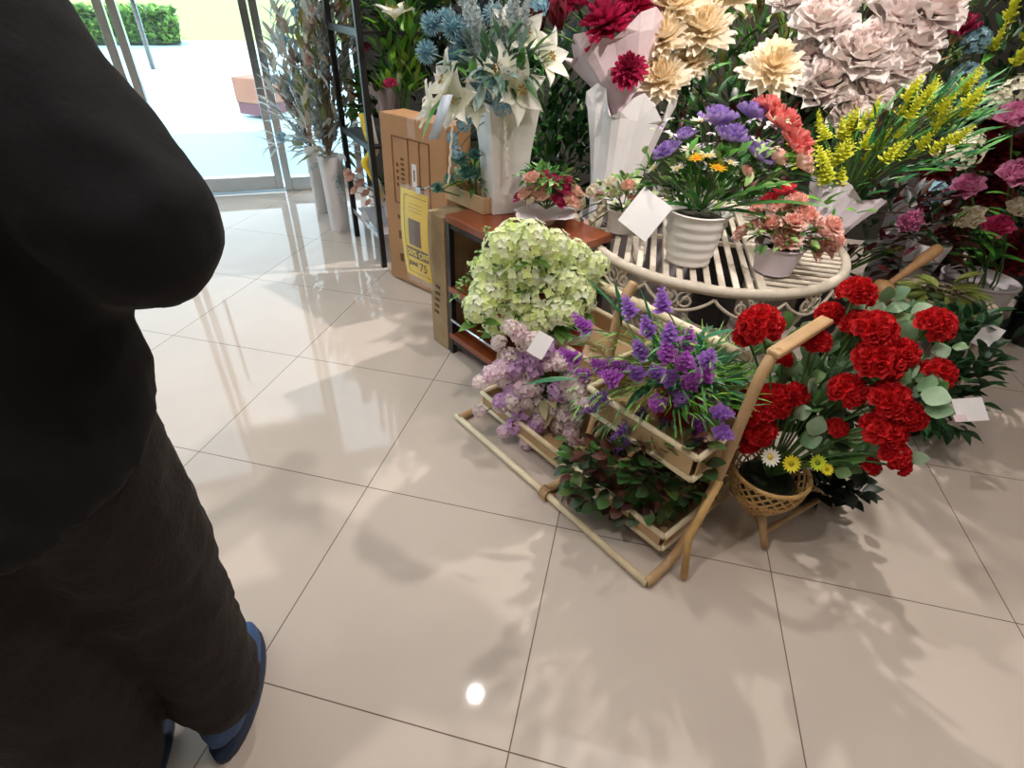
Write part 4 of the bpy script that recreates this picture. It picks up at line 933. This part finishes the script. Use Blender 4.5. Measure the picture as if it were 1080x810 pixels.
POSN = ['at the top edge', 'in the middle', 'low in the bunch', 'on the left side', 'on the right side', 'nearest the camera']
for (px, py, s, dd, ds) in ((715, 12, .11, 0, 'cream dahlia stem at the top beside the magenta blooms'), (742, 38, .10, -.03, 'cream dahlia stem overlapping the one beneath the top'), (700, 88, .09, -.12, 'golden-centred cream dahlia hanging lowest beside the magenta bud'), (812, 76, .10, -.05, 'single peach-cream dahlia standing apart on the right of the green stems'), (700, 45, .09, -.08, 'cream dahlia stem just left of the topmost ones'), (770, -5, .09, .05, 'cream dahlia stem cut by the top of the photo'), (728, 70, .075, -.02, 'smaller cream dahlia tucked behind its neighbours')):
    stem_thing('cream', px, py, DAHLIA_C, s, 'dahlia', ds, 'cream dahlia stems', dd, seed=1)
for (px, py, s, dd, ds) in ((865, 28, .10, 0, 'blush peony stem at the top left of its bunch'), (905, 65, .11, -.04, 'largest blush peony stem in the centre of its bunch'), (868, 95, .09, -.08, 'blush peony stem just right of the peach dahlia'), (890, 122, .07, -.1, 'blush peony bud lowest above the yellow flowers'), (945, 25, .10, .05, 'blush peony stem at the top right of its bunch'), (980, 18, .095, .08, 'pale peony stem rightmost at the top'), (920, -5, .09, .08, 'blush peony stem cut by the top of the photo'), (945, 75, .08, .02, 'blush peony stem behind the yellow sprays'), (885, 60, .09, 0, 'blush peony stem left of the largest one'), (930, 50, .09, .02, 'blush peony stem upper right of the largest one'), (850, 65, .08, .02, 'blush peony stem above the peach dahlia on its right'), (915, 100, .08, -.02, 'blush peony stem under the largest one'), (960, 50, .08, .04, 'blush peony stem right of the bunch centre'), (835, 5, .08, .08, 'pinkish peony stem above the peach dahlia')):
    stem_thing('blush', px, py, PEONY_W, s, 'peony', ds, 'blush peony stems', dd, seed=2)
for (px, py, s, dd, me, kd, ds) in ((1060, 25, .15, 0, SPIKE_Y, 'goldenrod', 'tall yellow spray topmost at the right edge'), (1068, 70, .14, -.05, SPIKE_Y, 'goldenrod', 'yellow spray leaning below the topmost one'), (1045, 55, .12, 0, SPIKE_Y, 'goldenrod', 'yellow spray left of the topmost one'), (1078, 45, .13, -.02, SPIKE_Y, 'goldenrod', 'yellow spray cut by the right edge'), (1020, 85, .06, -.06, HYD_B, 'hydrangea', 'pale blue hydrangea stem beneath the yellow sprays'), (1050, 110, .055, -.08, POM_W, 'pompom', 'bluish white pompom stem beneath the blue one'), (1010, 35, .07, .04, ROSE_MAG, 'rose', 'magenta rose stem left of the yellow sprays'), (1075, 100, .07, -.04, POM_W, 'pompom', 'white pompom stem at the right edge'), (1030, 45, .05, .02, HYD_B, 'hydrangea', 'small blue hydrangea between magenta rose and yellow sprays')):
    sc = (s*.8, s*.8, s) if me == SPIKE_Y else s
    stem_thing('yellow', px, py, me, sc, kd, ds, 'tall mixed stems at the right', dd, seed=3)
for (px, py, s, dd, me, kd, ds) in ((1012, 160, .075, -.05, POM_W, 'pompom', 'round white pompom stem right of the yellow wild flowers'), (1020, 202, .062, -.08, ROSE_PINK, 'rose', 'pink rose just below the white pompom'), (1070, 190, .07, 0, ROSE_PINK, 'rose', 'pink rose cut by the right edge of the photo'), (963, 237, .055, -.1, ROSE_PINK, 'rose', 'pink rose low beside the pale pot wrap'), (1022, 235, .062, -.1, ROSE_CR, 'rose', 'cream rose beneath the pink one'), (1050, 243, .055, -.02, ROSE_MAG, 'rose', 'magenta rose beside the cream one'), (1068, 130, .07, .05, ROSE_PINK, 'rose', 'pale pink rose high at the right edge'), (985, 205, .05, -.04, HYD_B, 'hydrangea', 'small pale blue hydrangea left of the pink rose'), (1070, 225, .055, .0, ROSE_CR, 'rose', 'cream rose at the right edge'), (1000, 225, .045, .02, TULIP_R, 'tulip', 'dark red bud between pink and cream roses')):
    stem_thing('pink', px, py, me, s, kd, ds, 'pink and cream stems', dd, seed=4)
for (px, py, s, dd, ds) in ((1040, 130, .085, 0, 'dark red dahlia highest at the right'), (1050, 165, .085, -.02, 'dark red dahlia right of the white pompom'), (1045, 205, .08, -.05, 'dark red dahlia between two pink roses'), (985, 215, .07, -.08, 'dark red dahlia above the lowest pink rose'), (990, 180, .07, 0, 'dark red dahlia behind the yellow flower tips'), (1060, 275, .09, 0, 'dark red dahlia low in the shade at the right'), (1000, 250, .065, -.1, 'dark red dahlia left of the cream rose'), (1075, 160, .07, 0, 'dark red dahlia cut by the right edge'), (1078, 255, .06, .0, 'small dark red dahlia at the right edge')):
    stem_thing('red', px, py, DAHLIA_D, s, 'dahlia', ds, 'dark red dahlia stems', dd, seed=5, cols=G_DARK)
c = at(1005, 275, .36); c = V((1.22, 2.50, 0)); t = thing('tall_grey_vase', 'tall flared grey vase standing just behind the wicker stool', 'vase', c); k = MB()
lathe(k, [(.07, 0), (.06, .2), (.055, .34), (.085, .50), (.08, .50), (.05, .34), (.001, .30)], c, GREYPOT, 8, caps=False); k.build('body', t)
# green stems between the dahlias and a dark bush filling behind
def bush(xy, rect, n, cols, label, L=.1, Wd=.03, dep=.15, ph=.4, pr=.12, seed=0, red=None):
    c = V((*xy, 0)); t = thing('leafy_bush', label, 'plant', c); pot_round(t, c, pr*.8, pr, ph, DARK); k = MB(); rg = random.Random(seed)
    for i in range(n):
        px, py = rg.uniform(rect[0], rect[2]), rg.uniform(rect[1], rect[3]); p = near(px, py, c, rg.uniform(-dep, dep))
        if p.z < ph*.6 or p.y > BACK-.06: continue
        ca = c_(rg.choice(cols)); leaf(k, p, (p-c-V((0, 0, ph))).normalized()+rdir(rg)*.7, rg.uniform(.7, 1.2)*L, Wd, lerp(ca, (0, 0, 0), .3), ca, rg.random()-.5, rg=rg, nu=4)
    stems(k, c+V((0, 0, ph)), [near(rect[0]+(rect[2]-rect[0])*(i+.5)/6, (rect[1]+rect[3])/2, c) for i in range(6)], .004); k.build('foliage', t); return t
bush((.38, 3.05), (690, -30, 850, 130), 480, G_MID+['7a9a5a', '5a4a34', '8a8a44'], 'green and brown leafy bush behind the cream dahlias', seed=70)
bush((.45, 2.52), (650, 90, 880, 215), 420, G_DARK+['3a4a28', '6a2028', '5a5030'], 'dark leafy bush behind the purple mixed flowers', seed=71, ph=.42, dep=.1)
bush((.95, 3.1), (840, -30, 1010, 140), 420, ['6a8a50', '8a8a4a', '4a6a38', '9a7a50', '5a3a30'], 'olive leafy bush behind the blush peonies', seed=72)
bush((1.7, 3.35), (990, -30, 1120, 200), 380, G_DARK+['6a7a3a', '3a2a28'], 'dark leafy bush behind the tall yellow sprays', seed=73)
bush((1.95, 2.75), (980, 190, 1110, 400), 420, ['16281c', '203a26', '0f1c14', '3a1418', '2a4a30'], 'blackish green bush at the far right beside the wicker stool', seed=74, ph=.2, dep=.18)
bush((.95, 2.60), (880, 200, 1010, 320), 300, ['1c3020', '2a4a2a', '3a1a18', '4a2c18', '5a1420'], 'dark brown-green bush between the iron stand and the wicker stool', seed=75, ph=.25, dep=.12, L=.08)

# ------------------------------------------------------------------ wicker stool with variegated plant, right
sc_ = at(1010, 335, .36); sc_ = V((1.22, 2.22, 0)); SZ = .36; SR = .19
t = thing('wicker_stool', 'round grey wicker stool with an openwork seat at the right', 'stool', sc_)
k = MB()
for i in range(9): r = SR*(1-i*.095); tube(k, [sc_+V((r*math.cos(a), r*math.sin(a), SZ+.012*math.sin(i))) for a in [j*2*PI/36 for j in range(37)]], .0055 if i else .010, mat('grey_wicker', 'a3957f', .6, nscale=30, namt=.15), 6, cap=False)
for i in range(28): a = i*2*PI/28; tube(k, [sc_+V((.05*math.cos(a), .05*math.sin(a), SZ-.004)), sc_+V((SR*math.cos(a), SR*math.sin(a), SZ-.004))], .003, MATS['grey_wicker'], 5)
k.build('seat', t)
for i in range(4):
    a = PI/4+i*PI/2; k = MB(); tube(k, [sc_+V((SR*.85*math.cos(a), SR*.85*math.sin(a), SZ-.006)), sc_+V((SR*1.05*math.cos(a), SR*1.05*math.sin(a), .012))], .011, MATS['grey_wicker'], 8); k.build('leg', t)
c = sc_+V((-.04, -.02, SZ+.018)); t = thing('variegated_plant', 'veined lime and dark green leaves of a low plant lying on the wicker stool', 'plant', c)
k = MB(); rg = random.Random(80)
for (px, py) in ((965, 305), (985, 300), (1000, 315), (975, 318), (1010, 305), (1022, 320), (960, 320), (995, 325), (1030, 325), (1015, 295), (955, 298), (1035, 312)):
    p0 = near(993, 310, c); p1 = near(px, py, c); p1.z = max(p1.z, c.z+.01); p0.z = max(p0.z, c.z+.03); d = (p1-p0)+V((0, 0, -.005))
    for q in range(7):
        a = (q-3)*.28; dd_ = Matrix.Rotation(a, 3, 'Z') @ d.normalized(); ca = c_('9aae4c' if q % 2 else '3f6228')
        leaf(k, p0.lerp(p1, .55), dd_+V((0, 0, .12)), .10-.007*abs(q-3), .026, c_('c2c878'), ca, rg=rg, nu=4, fold=.3)
    tube(k, [c, p0.lerp(p1, .55)], .002, LEAF, 5, col=c_('6a7a34'))
k.build('foliage', t)
k = MB(); lathe(k, [(.02, 0), (.025, .0), (.03, .02), (.001, .02)], c, mat('olive_pot', '4a5a30', .6), 16, caps=False); k.build('pot', t)
# wooden ladle-shaped rattan handle with beads
p = near(930, 305, (.98, 2.1)); q = near(990, 262, (1.05, 2.3)); t = thing('wooden_ladle', 'brown rounded wooden ladle leaning between the iron stand and wicker stool', 'ladle', p)
k = MB(); lathe(k, [(.002, -.035), (.028, -.028), (.042, 0), (.028, .028), (.002, .035)], p, mat('turned_wood', 'a87f55', .5, nscale=10, namt=.12), 20, caps=False); k.build('bowl', t)
k = MB(); tube(k, smooth_path([p, p.lerp(q, .35)+V((0, 0, .0)), p.lerp(q, .6), q], 5), [.012]*6+[.016]*5+[.022]*4+[.02], MATS['turned_wood'], 10); k.build('handle', t)
k = MB(); tube(k, [p+V((0, 0, -.03)), V((p.x+.02, p.y+.04, .006))], .006, MATS['turned_wood'], 8); k.build('support', t)

# ------------------------------------------------------------------ far left: tall vases of dried branches, rack plants
def tall_vase(c, h, r, m, label, px0, px1, py0, py1, n, seed, cols, meshes, fn=140, wrapm=None):
    c = V((*c, 0)); t = thing('branch_vase', label, 'vase of flowers', c); k = MB()
    lathe(k, [(r*.8, 0), (r*.85, h*.3), (r*.9, h*.7), (r, h), (r-.006, h), (r*.8, h*.6), (.001, h*.5)], c, m, 8, caps=False); k.build('vase', t)
    rg = random.Random(seed); top = c+V((0, 0, h)); pts = []
    for i in range(n):
        px, py = rg.uniform(px0, px1), rg.uniform(py0, py1); p = near(px, py, c, rg.uniform(-.1, .1)); pts.append(p); me, s = rg.choice(meshes)
        q = p-(p-top).normalized()*s; put(t, me, q, top, s, 'blossom_spray', .1, rg=rg)
    k = MB(); stems(k, top, pts, .0025, '8a7a60')
    for i in range(fn):
        p = near(rg.uniform(px0, px1), rg.uniform(py0, h and py1+25), c, rg.uniform(-.1, .1))
        if p.z < h: continue
        ca = c_(rg.choice(cols)); leaf(k, p, (p-top).normalized()+rdir(rg)*.6, .11, .03, ca, ca, rg=rg, nu=3)
    k.build('foliage', t); return t
tall_vase((-1.80, 3.05), .45, .075, PAPER, 'tall white vase of green and silvery branches by the black rack', 318, 372, -30, 150, 50, 90, ['7a8a58', 'aab0a0', '7a8a5a', 'c8c8bc', '8a8a44', 'd8dcdc', 'e4e8ea', 'c4b8a4'], [(WILLOW, .16), (SPIKE_C, .12), (WILLOW, .2)], 420)
tall_vase((-2.08, 3.32), .42, .05, WHITE, 'slim glossy white vase of pale grey dried sprays by the door frame', 285, 335, -30, 150, 50, 91, ['ccd0ce', 'e4e8e8', 'b4bab4', 'b8a890', 'd8d4c8'], [(WILLOW, .2), (SPIKE_C, .14), (HYD_B, .03), (WILLOW, .16)], 340)
# rack things
c = ra+rd*RL*.45+rn*.16+V((0, 0, .176)); t = thing('peach_bouquet', 'peach rose bouquet in white paper on the lowest shelf of the black rack', 'bouquet', c)
wrap(t, c, c+V((0, 0, .16)), .03, .08, PAPER, seed=12); rg = random.Random(92); pts = []
for (px, py, s) in ((372, 190, .045), (382, 196, .045), (376, 203, .04), (388, 206, .04), (368, 184, .035), (380, 182, .035), (390, 215, .03)):
    p = near(px, py, c, rg.uniform(-.05, .03)); pts.append(p); put(t, ROSE_P, p, c, s*.9, 'rose_bloom', .2, rg=rg)
k = MB(); stems(k, c+V((0, 0, .02)), pts); leaf_ball(k, c+V((0, 0, .15)), (.10, .1, .09), 70, .05, .02, G_DARK+G_MID, rg); k.build('foliage', t)
k = MB(); leaf(k, near(384, 222, c, -.08), V((0, 0, -1)), .08, .05, c_('e8e6ea'), c_('f2f0f4'), rg=rg, up=V((0, -1, 0)), nu=6, peak=.5); k.build('paper_petal', t)
c2 = near(392, 165, (ra.x+.2, ra.y-.35)); t = thing('yellow_ribbon', 'long curling yellow and white ribbon hanging beside the tall carton', 'ribbon', near(393, 215, c2))
k = MB(); k2 = MB()
for kk, off_, m_ in ((k, 0, YELLOW), (k2, .014, PAPER)):
    vs = []; fs = []
    P = smooth_path([near(383, 120, c2), near(388, 140, c2), near(392, 160, c2), near(384, 172, c2), near(394, 190, c2), near(400, 205, c2), near(397, 218, c2)], 4)
    for i, p in enumerate(P):
        w = V((.03, -.008, 0))*(1.1-.8*i/len(P)); o_ = V((off_, off_*.6, 0)); vs += [p-w+o_, p+w+o_, p-w+o_+V((0, .0015, 0)), p+w+o_+V((0, .0015, 0))]
    for i in range(len(P)-1): a = i*4; fs += [(a, a+1, a+5, a+4), (a+3, a+2, a+6, a+7), (a+2, a, a+4, a+6), (a+1, a+3, a+7, a+5)]
    kk.add(vs, fs, m_)
k.build('yellow_strip', t); k2.build('white_strip', t)
def rack_plant(u, v, z, rect, cols, label, n, seed, blooms=(), L=.08, Wd=.03, wrapp=None, dep=.08):
    c = ra+rd*u+rn*v+V((0, 0, z)); t = thing('rack_plant', label, 'plant', c); rg = random.Random(seed)
    if wrapp: wrap(t, c, c+V((0, 0, .22)), .04, .11, wrapp, seed=seed)
    else: pot_round(t, c, .04, .055, .09, DARK)
    top = c+V((0, 0, .09)); k = MB(); ps = []
    for i in range(n):
        p = near(rg.uniform(rect[0], rect[2]), rg.uniform(rect[1], rect[3]), c, rg.uniform(-dep, dep)); p.z = max(p.z, c.z+.03); ca = c_(rg.choice(cols))
        if i % 12 == 0: ps.append(p)
        leaf(k, p, (p-c).normalized()+rdir(rg)*.6, L, Wd, lerp(ca, (0, 0, 0), .25), ca, rg.random()-.5, rg=rg, nu=4)
    for (px, py, me, s, nm) in blooms:
        p = near(px, py, c, -.1); ps.append(p); put(t, me, p, c, s, 'bloom', .2, rg=rg, label=nm)
    stems(k, top, ps, .002); k.build('foliage', t); return t
rack_plant(RL*.85, .22, .63, (402, 10, 440, 100), ['5a9a2c', '8ac83c', '3f7a2c', '6a7a2c', '2c4a24'], 'bright green leafy plant on the middle shelf of the black rack', 170, 93, [(417, 22, LILY, .09, 'white flower'), (412, 92, ROSE_MAG, .04, 'magenta bloom')], L=.1)
rack_plant(RL*.3, .22, .63, (372, 85, 402, 125), ['4a7a2c', '5f8a34', '6a4a2c', '2c4a24'], 'olive green plant beneath the pale pink wrap on the black rack', 90, 94, [(385, 55, ROSE_MAG, .045, 'red bloom')], wrapp=PINKPAPER)
rack_plant(RL*.5, .45, 1.11, (380, -40, 470, 40), ['3f6a2c', '5f8a34', '24401f', '7a8a3c'], 'dark green plant on the top shelf of the black rack', 150, 95, [], dep=.12)
bush((-.95, 3.2), (400, -30, 560, 115), 520, G_DARK+['3a5a2c', '5a6a34', '2a3a44'], 'dark green bush behind the white lilies', seed=96, ph=.45, dep=.15)
bush((-.55, 3.3), (500, -40, 660, 80), 300, G_DARK+['5a7a8a', '4a6a6a'], 'bluish green bush behind the magenta bouquet', seed=97, ph=.5, dep=.15)

# ================================================================== the person at the left
def mate(col, rough, nscale, bump): return mat('cloth_'+col, col, rough, nscale=nscale, namt=.18, bump=bump)
JACK = mate('07080e', .95, 160, .12); TROU = mate('1f1814', .9, 130, .3); SKIN = mat('skin', 'b98a6c', .5, nscale=30, namt=.05, Subsurface_Weight=.1)
HAIR = mat('black_hair', '14110f', .5, nscale=60, namt=.3); SHOE = mat('blue_shoe', '33507e', .6, nscale=25, namt=.15); SOLE = mat('dark_sole', '26334d', .6)
def capsule(mb, pts, rs, m, n=16, flat=(1, 1), q=None):
    """tapered limb with rounded ends"""
    pts = [V(p) for p in pts]; d0 = (pts[1]-pts[0]).normalized(); d1 = (pts[-1]-pts[-2]).normalized()
    P = [pts[0]-d0*rs[0]*.95, pts[0]-d0*rs[0]*.7]+pts+[pts[-1]+d1*rs[-1]*.7, pts[-1]+d1*rs[-1]*.95]
    Rr = [rs[0]*.25, rs[0]*.7]+list(rs)+[rs[-1]*.7, rs[-1]*.25]; tube(mb, P, Rr, m, n)
def ell(mb, c, s, m, n=18, q=None):
    c = V(c); pr = [(math.sin(PI*i/12)+.001, -math.cos(PI*i/12)) for i in range(13)]; M = Matrix.Translation(c) @ (q.to_matrix().to_4x4() if q else Matrix.Identity(4)) @ Matrix.Diagonal((s[0], s[1], s[2], 1))
    lathe(mb, pr, (0, 0, 0), m, n, mtx=M, caps=False)
def ringbody(mb, rings, m, n=24):
    """rings = (centre, half width, half depth); across axis PX, depth axis PY"""
    vs = []; fs = []
    for c, a, b_, *tl in rings:
        for j in range(n): w = 2*PI*j/n; q = PX*a*math.cos(w)+PY*b_*math.sin(w); vs.append(V(c)+q+V((0, 0, q.y*(tl[0] if tl else 0))))
    for i in range(len(rings)-1):
        for j in range(n): fs.append((i*n+j, i*n+(j+1) % n, (i+1)*n+(j+1) % n, (i+1)*n+j))
    fs.append(tuple(range(n-1, -1, -1))); fs.append(tuple((len(rings)-1)*n+j for j in range(n))); mb.add(vs, fs, m)
def organic(o, vox, it=6, folds=None, fac=.5):
    r = o.modifiers.new('Remesh', 'REMESH'); r.mode = 'VOXEL'; r.voxel_size = vox; r.use_smooth_shade = True
    s = o.modifiers.new('Smooth', 'SMOOTH'); s.iterations = it; s.factor = fac
    if folds:
        tx = bpy.data.textures.new('folds', 'CLOUDS'); tx.noise_scale = folds[1]; tx.noise_depth = 2
        d = o.modifiers.new('Folds', 'DISPLACE'); d.texture = tx; d.strength = folds[0]; d.mid_level = .5; d.texture_coords = 'LOCAL'
FA = math.radians(112)                                  # facing direction, away and to the left
PY = V((math.cos(FA), math.sin(FA), 0)); PX = V((PY.y, -PY.x, 0))   # PY forward, PX to the person's right
pc = V((-.745, .335, 0))
def pp(r, f, z): return pc+PX*r+PY*f+V((0, 0, z))
t = thing('person', 'person in a black jacket and dark brown trousers standing at the left with bent arms', 'person', pc)
SHR, SHL = pp(.175, 0, 1.25), pp(-.175, 0, 1.25)
SHR = pp(.17, .03, 1.25); ELR = V((-.475, .425, 1.06)); WRR = pp(.03, .28, .95)
ELL = pp(-.27, .12, 1.00); WRL = pp(-.06, .33, 1.07)
body = MB()
ringbody(body, [(pp(0, 0, .80), .15, .10), (pp(0, 0, .88), .155, .11), (pp(0, .01, .98), .13, .095), (pp(0, .01, 1.10), .145, .10), (pp(0, 0, 1.22), .16, .095), (pp(0, -.005, 1.29), .10, .07), (pp(0, -.005, 1.32), .05, .05)], SKIN)
capsule(body, [pp(0, 0, 1.28), pp(0, .015, 1.40)], [.055, .052], SKIN)
HC_ = pp(0, .03, 1.48)
ell(body, HC_, (.075, .09, .108), SKIN, q=Quaternion((0, 0, 1), FA-PI/2)); ell(body, pp(0, .055, 1.43), (.055, .06, .06), SKIN, q=Quaternion((0, 0, 1), FA-PI/2))
capsule(body, [pp(0, .115, 1.485), pp(0, .135, 1.46)], [.009, .014], SKIN, 10)                     # nose
for s in (-1, 1): ell(body, pp(s*.078, .02, 1.475), (.012, .02, .032), SKIN, q=Quaternion((0, 0, 1), FA-PI/2))   # ears
ell(body, pp(0, .112, 1.425), (.024, .012, .010), SKIN)                                          # mouth
for sh, el, wr in ((SHR, ELR, WRR), (SHL, ELL, WRL)):
    capsule(body, [sh, sh.lerp(el, .5), el], [.05, .044, .036], SKIN); capsule(body, [el, el.lerp(wr, .4), wr], [.036, .034, .024], SKIN)
def hand(wr, side, d):
    d = V(d).normalized(); up = V((0, 0, 1)); sd = d.cross(up).normalized(); p0 = V(wr)+d*.02
    ell(body, p0+d*.035, (.036, .014, .045), SKIN, q=d.to_track_quat('Z', 'Y'))
    for i, (L, o_) in enumerate(((.062, -.026), (.072, -.009), (.067, .009), (.052, .025))):
        b0 = p0+d*.07+sd*o_; b1 = b0+d*L*.45+up*.004; b2 = b1+(d*.6-up*.6).normalized()*L*.35; b3 = b2+(-up*.9-d*.1)*L*.25
        capsule(body, [b0-d*.02, b0, b1, b2, b3], [.009, .0088, .008, .0075, .0065], SKIN, 8)
    b0 = p0+d*.025+sd*(-.03)*side; b1 = b0+(d*.6-sd*side*.6)*.035; b2 = b1+d*.028-up*.008
    capsule(body, [b0, b1, b2], [.012, .0095, .008], SKIN, 8)
hand(WRR, 1, PY*.7-PX*.5); hand(WRL, -1, PY*.8+PX*.4)
FR, FL = pp(.105, .0, 0), pp(-.05, -.13, 0)
HPR, HPL = pp(.085, 0, .82), pp(-.085, 0, .82)
for hp, ft in ((HPR, FR), (HPL, FL)):
    kn = hp.lerp(V((ft.x, ft.y, .08)), .5)+PY*.015; capsule(body, [hp, hp.lerp(kn, .5), kn, kn.lerp(V((ft.x, ft.y, .08)), .35), V((ft.x, ft.y, .09))], [.085, .075, .055, .052, .035], SKIN)
    capsule(body, [V((ft.x, ft.y, .045)), V((ft.x, ft.y, .04))+PY*.13], [.035, .03], SKIN)
o = body.build('body', t); organic(o, .0055, 3)
# face details
f_ = MB(); EYE = mat('eye_white', 'e8e4de', .3); IRIS = mat('eye_dark', '1c1210', .2)
for s in (-1, 1):
    ell(f_, pp(s*.031, .108, 1.492), (.013, .008, .008), EYE, 12, q=Quaternion((0, 0, 1), FA-PI/2)); ell(f_, pp(s*.031, .114, 1.492), (.0055, .004, .0055), IRIS, 10, q=Quaternion((0, 0, 1), FA-PI/2))
f_.build('eyes', t)
h_ = MB(); qh = Quaternion((0, 0, 1), FA-PI/2)
ell(h_, pp(0, .012, 1.515), (.086, .095, .092), HAIR, q=qh); ell(h_, pp(0, -.045, 1.46), (.075, .06, .09), HAIR, q=qh)
o = h_.build('hair', t); organic(o, .009, 4)
# jacket: torso rings down to the hem, baggy sleeves
j = MB()
ringbody(j, [(pp(0, -.01, .775), .225, .17, .45), (pp(0, 0, .86), .225, .17, .2), (pp(0, .01, .95), .21, .16), (pp(0, .01, 1.08), .205, .15), (pp(0, 0, 1.20), .195, .125), (pp(0, -.005, 1.27), .165, .10), (pp(0, -.005, 1.315), .10, .075), (pp(0, 0, 1.36), .07, .068)], JACK)
capsule(j, [SHR, SHR.lerp(ELR, .5), ELR], [  .085, .086, .080], JACK, 20); capsule(j, [ELR, ELR.lerp(WRR, .5), WRR], [.080, .082, .07], JACK, 20)
capsule(j, [SHL, SHL.lerp(ELL, .5), ELL], [.075, .075, .068], JACK, 20); capsule(j, [ELL, ELL.lerp(WRL, .5), WRL], [.068, .06, .05], JACK, 20)
o = j.build('jacket', t); organic(o, .010, 8, (.018, .09))
# trousers
tr = MB(); ringbody(tr, [(pp(0, 0, .70), .17, .12), (pp(0, 0, .80), .178, .13), (pp(0, 0, .90), .165, .12)], TROU)
for hp, ft, s in ((HPR, FR, 1), (HPL, FL, -1)):
    kn = hp.lerp(V((ft.x, ft.y, .08)), .5)+PY*.02
    capsule(tr, [hp+V((0, 0, -.03)), hp.lerp(kn, .5), kn, kn.lerp(V((ft.x, ft.y, .08)), .5), V((ft.x, ft.y, .12))], [.120, .108, .098, .088, .082] if s > 0 else [.13, .13, .12, .105, .095], TROU, 20)
o = tr.build('trousers', t); organic(o, .010, 6, (.022, .07))
for ft in (FR, FL):
    sh = MB(); ell(sh, V((ft.x, ft.y, .055))+PY*.05, (.048, .135, .045), SHOE, q=qh); ell(sh, V((ft.x, ft.y, .07))-PY*.02, (.044, .06, .06), SHOE, q=qh)
    o = sh.build('shoe', t); organic(o, .008, 3)
    sl = MB(); pr = []
    for i in range(24): w = 2*PI*i/24; pr.append(V((ft.x, ft.y, 0))+PY*(.05+.14*math.sin(w))+PX*(.048*math.cos(w)))
    sl.add([p+V((0, 0, .002)) for p in pr]+[p+V((0, 0, .022)) for p in pr], [tuple(range(23, -1, -1)), tuple(range(24, 48))]+[(i, (i+1) % 24, 24+(i+1) % 24, 24+i) for i in range(24)], SOLE); sl.build('sole', o)
